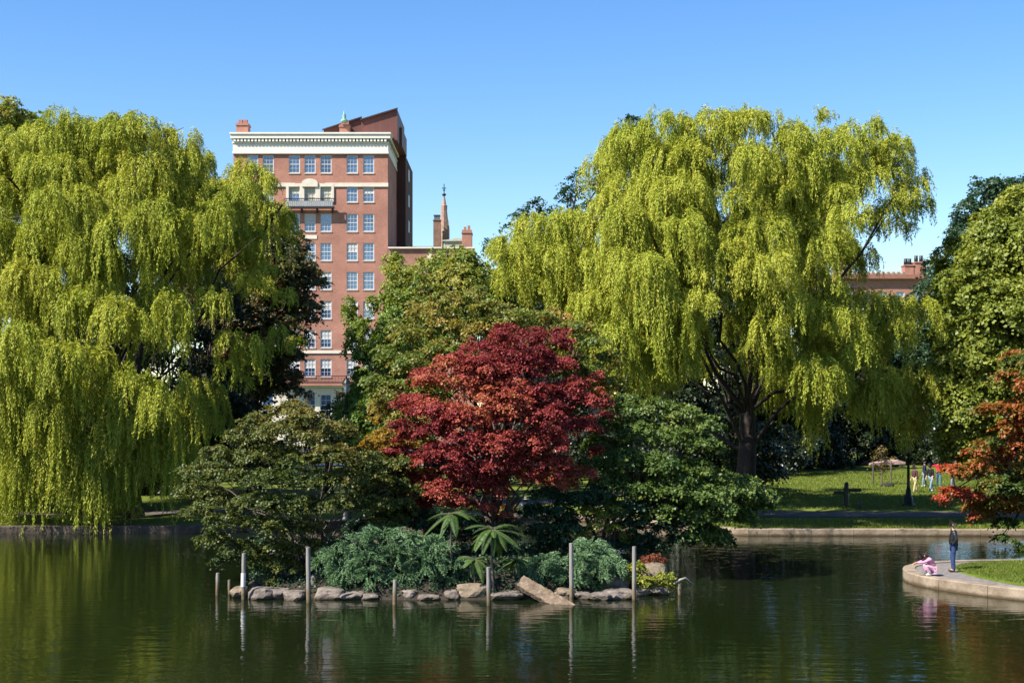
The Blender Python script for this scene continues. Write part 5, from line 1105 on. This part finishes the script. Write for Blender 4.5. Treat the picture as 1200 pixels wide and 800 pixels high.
def person(label, loc, rot, J, colors, scale=1.0, group=None, hands=True, coat=1.0, hairlen=0.0):
    """J: joint positions of a figure facing +x. Body is one mesh; clothing and hair are its own parts."""
    e = empty("person", loc, label, "person", group)
    e.rotation_euler = (0, 0, rot); e.scale = (scale,) * 3
    A = lambda k, rx, ry=None: (*J[k], rx, ry or rx)
    v = {"pel": A("pel", .10, .12), "sp": A("sp", .09, .12), "ch": A("ch", .10, .14), "nb": A("nb", .055), "nt": A("nt", .052)}
    H = Vector(J["hd"]); nb = Vector(J["nt"]); f = Vector(J.get("face", (1, 0, 0))).normalized(); u = (H - nb).normalized()
    up_ = (H + u * .07); v["jaw"] = (*(H - u * .055 + f * .012), .062, .068); v["hd"] = (*(H + u * .02), .082, .092); v["cr"] = (*up_, .058, .066)
    v["no"] = (*(H + f * .105 - u * .012), .012, .012); v["no1"] = (*(H + f * .06 - u * .0), .03, .03)
    ed = [("pel", "sp"), ("sp", "ch"), ("ch", "nb"), ("nb", "nt"), ("nt", "jaw"), ("jaw", "hd"), ("hd", "cr"), ("hd", "no1"), ("no1", "no")]
    for s in "lr":
        v["sh" + s] = A("sh" + s, .052); v["el" + s] = A("el" + s, .038); v["wr" + s] = A("wr" + s, .024, .03)
        v["hp" + s] = A("hp" + s, .08); v["kn" + s] = A("kn" + s, .056); v["an" + s] = A("an" + s, .036); v["to" + s] = A("to" + s, .035, .03)
        ed += [("ch", "sh" + s), ("sh" + s, "el" + s), ("el" + s, "wr" + s), ("pel", "hp" + s), ("hp" + s, "kn" + s), ("kn" + s, "an" + s), ("an" + s, "to" + s)]
        if hands:
            w_ = Vector(J["wr" + s]); d = (w_ - Vector(J["el" + s])).normalized(); sd = d.cross(Vector((0, 0, 1)) if abs(d.z) < .8 else Vector((1, 0, 0))).normalized(); n_ = sd.cross(d)
            pm_ = w_ + d * .06; v["pa" + s] = (*pm_, .018, .034); ed.append(("wr" + s, "pa" + s))
            for q, (off, ln) in enumerate(((-.03, .062), (-.010, .072), (.011, .067), (.031, .052))):
                k1 = w_ + d * .10 + sd * off; k2 = k1 + d * ln * .55 - n_ * .012; k3 = k2 + d * ln * .4 - n_ * .022
                v["f%d%s" % (q, s)] = (*k1, .0095, .0095); v["g%d%s" % (q, s)] = (*k2, .0085, .0085); v["h%d%s" % (q, s)] = (*k3, .007, .007)
                ed += [("pa" + s, "f%d%s" % (q, s)), ("f%d%s" % (q, s), "g%d%s" % (q, s)), ("g%d%s" % (q, s), "h%d%s" % (q, s))]
            t1 = w_ + d * .045 - sd * .045; t2 = t1 + d * .035 - sd * .015 - n_ * .01
            v["t1" + s] = (*t1, .011, .011); v["t2" + s] = (*t2, .009, .009); ed += [("pa" + s, "t1" + s), ("t1" + s, "t2" + s)]
    skin("body", v, ed, colors["skin"] if "skin" in colors else skin_m, e)
    c = coat
    tv = {"pel": (*(Vector(J["pel"]) + Vector((0, 0, -.05 if coat > 1 else -.02))), .145 * c, .172 * c), "sp": A("sp", .125 * c, .155 * c), "ch": A("ch", .125 * c, .165 * c), "nb": (*(Vector(J["nb"]).lerp(Vector(J["ch"]), .35)), .085, .10)}
    te = [("pel", "sp"), ("sp", "ch"), ("ch", "nb")]
    for s in "lr":
        tv["sh" + s] = A("sh" + s, .075 * c); tv["el" + s] = A("el" + s, .056 * c); w_ = Vector(J["el" + s]).lerp(Vector(J["wr" + s]), colors.get("sleeve", .95))
        tv["wr" + s] = (*w_, .042 * c, .042 * c); te += [("ch", "sh" + s), ("sh" + s, "el" + s), ("el" + s, "wr" + s)]
    skin(colors.get("topname", "shirt"), tv, te, colors["top"], e)
    lv = {"pel": A("pel", .125, .155)}; le = []
    for s in "lr":
        lv["hp" + s] = A("hp" + s, .10); lv["kn" + s] = A("kn" + s, .074); an = Vector(J["an" + s]) - Vector((0, 0, .02)); lv["an" + s] = (*an, .062, .062)
        le += [("pel", "hp" + s), ("hp" + s, "kn" + s), ("kn" + s, "an" + s)]
    skin("trousers", lv, le, colors["legs"], e)
    for s in "lr":
        a, t = Vector(J["an" + s]), Vector(J["to" + s]); d = (t - a); d.z = 0; d = d.normalized() if d.length > 1e-4 else Vector((1, 0, 0))
        sv = {"m": (*(a + d * .05 - Vector((0, 0, .035))), .042, .045), "h": (*(a - d * .045 - Vector((0, 0, .035))), .035, .042), "t": (*(t + d * .03), .038, .032)}
        skin("shoe", sv, [("m", "h"), ("m", "t")], colors["shoes"], e)
    hv = {"c": (*(H + u * .058 - f * .012), .096, .100), "f": (*(H + u * .078 + f * .045), .050, .062), "b": (*(H + u * .005 - f * .040), .088, .092), "n": (*(H - u * (.055 + hairlen) - f * .055), .055, .062)}
    skin("hair", hv, [("c", "b"), ("b", "n"), ("c", "f")], colors["hair"], e)
    ex = f.cross(u).normalized(); 
    for sg in (-1, 1):
        p = H + f * .082 + ex * sg * .032 + u * .018
        eo = MB(); eo.lathe((p.x, p.y, p.z - .009), [(.002, 0), (.009, .005), (.009, .012), (.002, .018)], 8); o = eo.build("eye", mat("eye_dark", (.02, .015, .01), .2)); o.parent = e
        eo = MB(); p = H + ex * sg * .088 - f * .005; eo.lathe((p.x, p.y, p.z - .03), [(.004, 0), (.014, .015), (.018, .045), (.006, .06)], 8); o = eo.build("ear", skin_m); o.parent = e
    return e
def standing(stride=0.0, arms=((.02, .05, -.27, .10, .02, -.25), (.02, .05, -.27, .10, .02, -.25)), lean=0.0, h=1.0, foot=.11):
    J = {"pel": (0, 0, .95), "sp": (.01 + lean * .3, 0, 1.15), "ch": (lean * .6, 0, 1.34), "nb": (-.01 + lean * .8, 0, 1.48), "nt": (.01 + lean * .95, 0, 1.545), "hd": (.03 + lean * 1.05, 0, 1.645)}
    for s, sg, ar in (("l", 1, arms[0]), ("r", -1, arms[1])):
        J["sh" + s] = (lean * .7, sg * .185, 1.42); x, y, z = J["sh" + s]
        J["el" + s] = (x + ar[0], y + sg * ar[1], z + ar[2]); x, y, z = J["el" + s]; J["wr" + s] = (x + ar[3], y + sg * ar[4], z + ar[5])
        st = stride * sg; J["hp" + s] = (0, sg * .09, .90); J["kn" + s] = (st * .5 + .03, sg * foot, .49); J["an" + s] = (st, sg * foot, .085 + (.06 if st < 0 else 0)); J["to" + s] = (st + .15, sg * (foot + .02), .035)
    return J
jeans = fabric("blue_jeans", (.035, .06, .15), .3); jeans2 = fabric("light_jeans", (.22, .32, .42), .25); brown_hair = mat("dark_brown_hair", (.022, .012, .008), .6, scale=20, var=.3, bump=.6, bscale=40)
leather = mat("black_leather", (.014, .014, .016), .38, scale=7, var=.3, bump=.6, bscale=10, spec=.5); shoe_b = mat("dark_shoes", (.03, .025, .02), .5, var=.1); shoe_w = mat("white_shoes", (.7, .68, .64), .6, var=.1)
# man on the quay, hands in his jacket pockets, looking left over the girl
q = P(1117.5, 668, 49.9)
J = standing(arms=((-.06, .07, -.26, .13, -.07, -.20), (-.06, .07, -.26, .13, -.07, -.20)), foot=.10)
J["face"] = (1, -.1, -.12)
person("man in black leather jacket and blue jeans standing on the quay, looking left", (q[0], q[1], .372), math.radians(172), J, dict(top=leather, topname="jacket", legs=jeans, shoes=shoe_b, hair=brown_hair, sleeve=1.0), scale=1.0, coat=1.16, hands=False)
# girl squatting at the kerb
q = P(1088, 672, 48.8); pinkj = fabric("pink_jacket", (.72, .30, .46), .12); pinkt = fabric("pale_pink_trousers", (.70, .38, .50), .2)
J = {"pel": (-.16, 0, .24), "sp": (-.12, 0, .38), "ch": (-.02, 0, .50), "nb": (.06, 0, .575), "nt": (.10, 0, .60), "hd": (.17, 0, .655), "face": (.9, 0, -.45)}
for s, sg in (("l", 1), ("r", -1)):
    J["sh" + s] = (.0, sg * .13, .54); J["el" + s] = (.20, sg * .13, .45); J["wr" + s] = (.40, sg * .07, .43 if sg > 0 else .40)
    J["hp" + s] = (-.13, sg * .08, .22); J["kn" + s] = (.13, sg * .13, .33); J["an" + s] = (-.03, sg * .10, .075); J["to" + s] = (.09, sg * .11, .035)
person("little girl in pink squatting at the quay's edge, reaching out over the water", (q[0], q[1], .385), math.radians(184), J, dict(top=pinkj, topname="jacket", legs=pinkt, shoes=shoe_w, hair=brown_hair), scale=1.02, coat=.85, hairlen=.07)
# people on the lawn
G_ = "people walking on the sunlit lawn"
navy = fabric("navy_shirt", (.025, .03, .07)); blk = fabric("black_shirt", (.02, .02, .025)); redm = fabric("red_shirt", (.62, .03, .045)); red2 = fabric("faded_red_shirt", (.45, .06, .06)); tan = fabric("tan_trousers", (.50, .40, .22)); plum = fabric("plum_top", (.10, .04, .05))
def onlawn(px, py): 
    Y = 84.0
    for _ in range(30):
        x = (px - 600) / F * Y; Y = F * (CZ - gz(x, Y)) / (py - HY)
    return ((px - 600) / F * Y, Y, gz(x, Y))
out = (.12, .22, -.08, .18, .12, .04)
person("person in tan trousers and dark top walking just right of the lamp post", onlawn(1073, 577), math.radians(200), standing(.22, lean=.08), dict(top=plum, legs=tan, shoes=shoe_b, hair=brown_hair, sleeve=.4), .95, G_)
person("person in navy shirt and jeans farther back, left of the one in black", onlawn(1083.5, 570), math.radians(170), standing(.12), dict(top=navy, legs=jeans2, shoes=shoe_w, hair=brown_hair), .97, G_)
person("person in black shirt and light jeans striding in the middle of the lawn group", onlawn(1091.5, 576), math.radians(215), standing(.30, lean=.12), dict(top=blk, legs=jeans2, shoes=shoe_w, hair=brown_hair, sleeve=.5), .98, G_)
person("person in bright red shirt and jeans with arms held out wide", onlawn(1100, 570.5), math.radians(250), standing(.2, arms=(out, out), lean=.05), dict(top=redm, legs=fabric("teal_jeans", (.08, .20, .26), .25), shoes=shoe_b, hair=brown_hair), 1.0, G_)
person("person in faded red shirt and grey jeans half hidden by the scarlet leaves", onlawn(1117, 571), math.radians(160), standing(.1, arms=((.1, .1, -.2, .12, -.05, .18), (.02, .05, -.27, .1, .02, -.25))), dict(top=red2, legs=fabric("grey_jeans", (.26, .27, .36), .25), shoes=shoe_b, hair=brown_hair), .98, G_)
# small figure by the far path, seen under the crimson maple
cream = fabric("cream_shirt", (.66, .60, .42)); yel = fabric("yellow_cloth", (.72, .62, .18))
J = {"pel": (-.14, 0, .42), "sp": (-.08, 0, .58), "ch": (.05, 0, .74), "nb": (.13, 0, .84), "nt": (.17, 0, .885), "hd": (.24, 0, .96), "face": (.9, 0, -.5)}
for s, sg in (("l", 1), ("r", -1)):
    J["sh" + s] = (.08, sg * .17, .79); J["el" + s] = (.25, sg * .17, .60); J["wr" + s] = (.38, sg * .08, .48)
    J["hp" + s] = (-.12, sg * .09, .40); J["kn" + s] = (.22, sg * .14, .50); J["an" + s] = (.05, sg * .12, .085); J["to" + s] = (.2, sg * .13, .035)
q = onlawn(611.5, 606)
kid = person("crouching person in cream sunhat and yellow trousers on the bank beyond the crimson maple", q, math.radians(-35), J, dict(top=cream, legs=yel, shoes=shoe_b, hair=brown_hair), .95)
h = MB().lathe((.235, 0, 1.02), [(.19, 0), (.18, .02), (.10, .03), (.09, .10), (.03, .125)], 14).build("sunhat", mat("straw_hat", (.75, .68, .50), .8, var=.1)); h.parent = kid
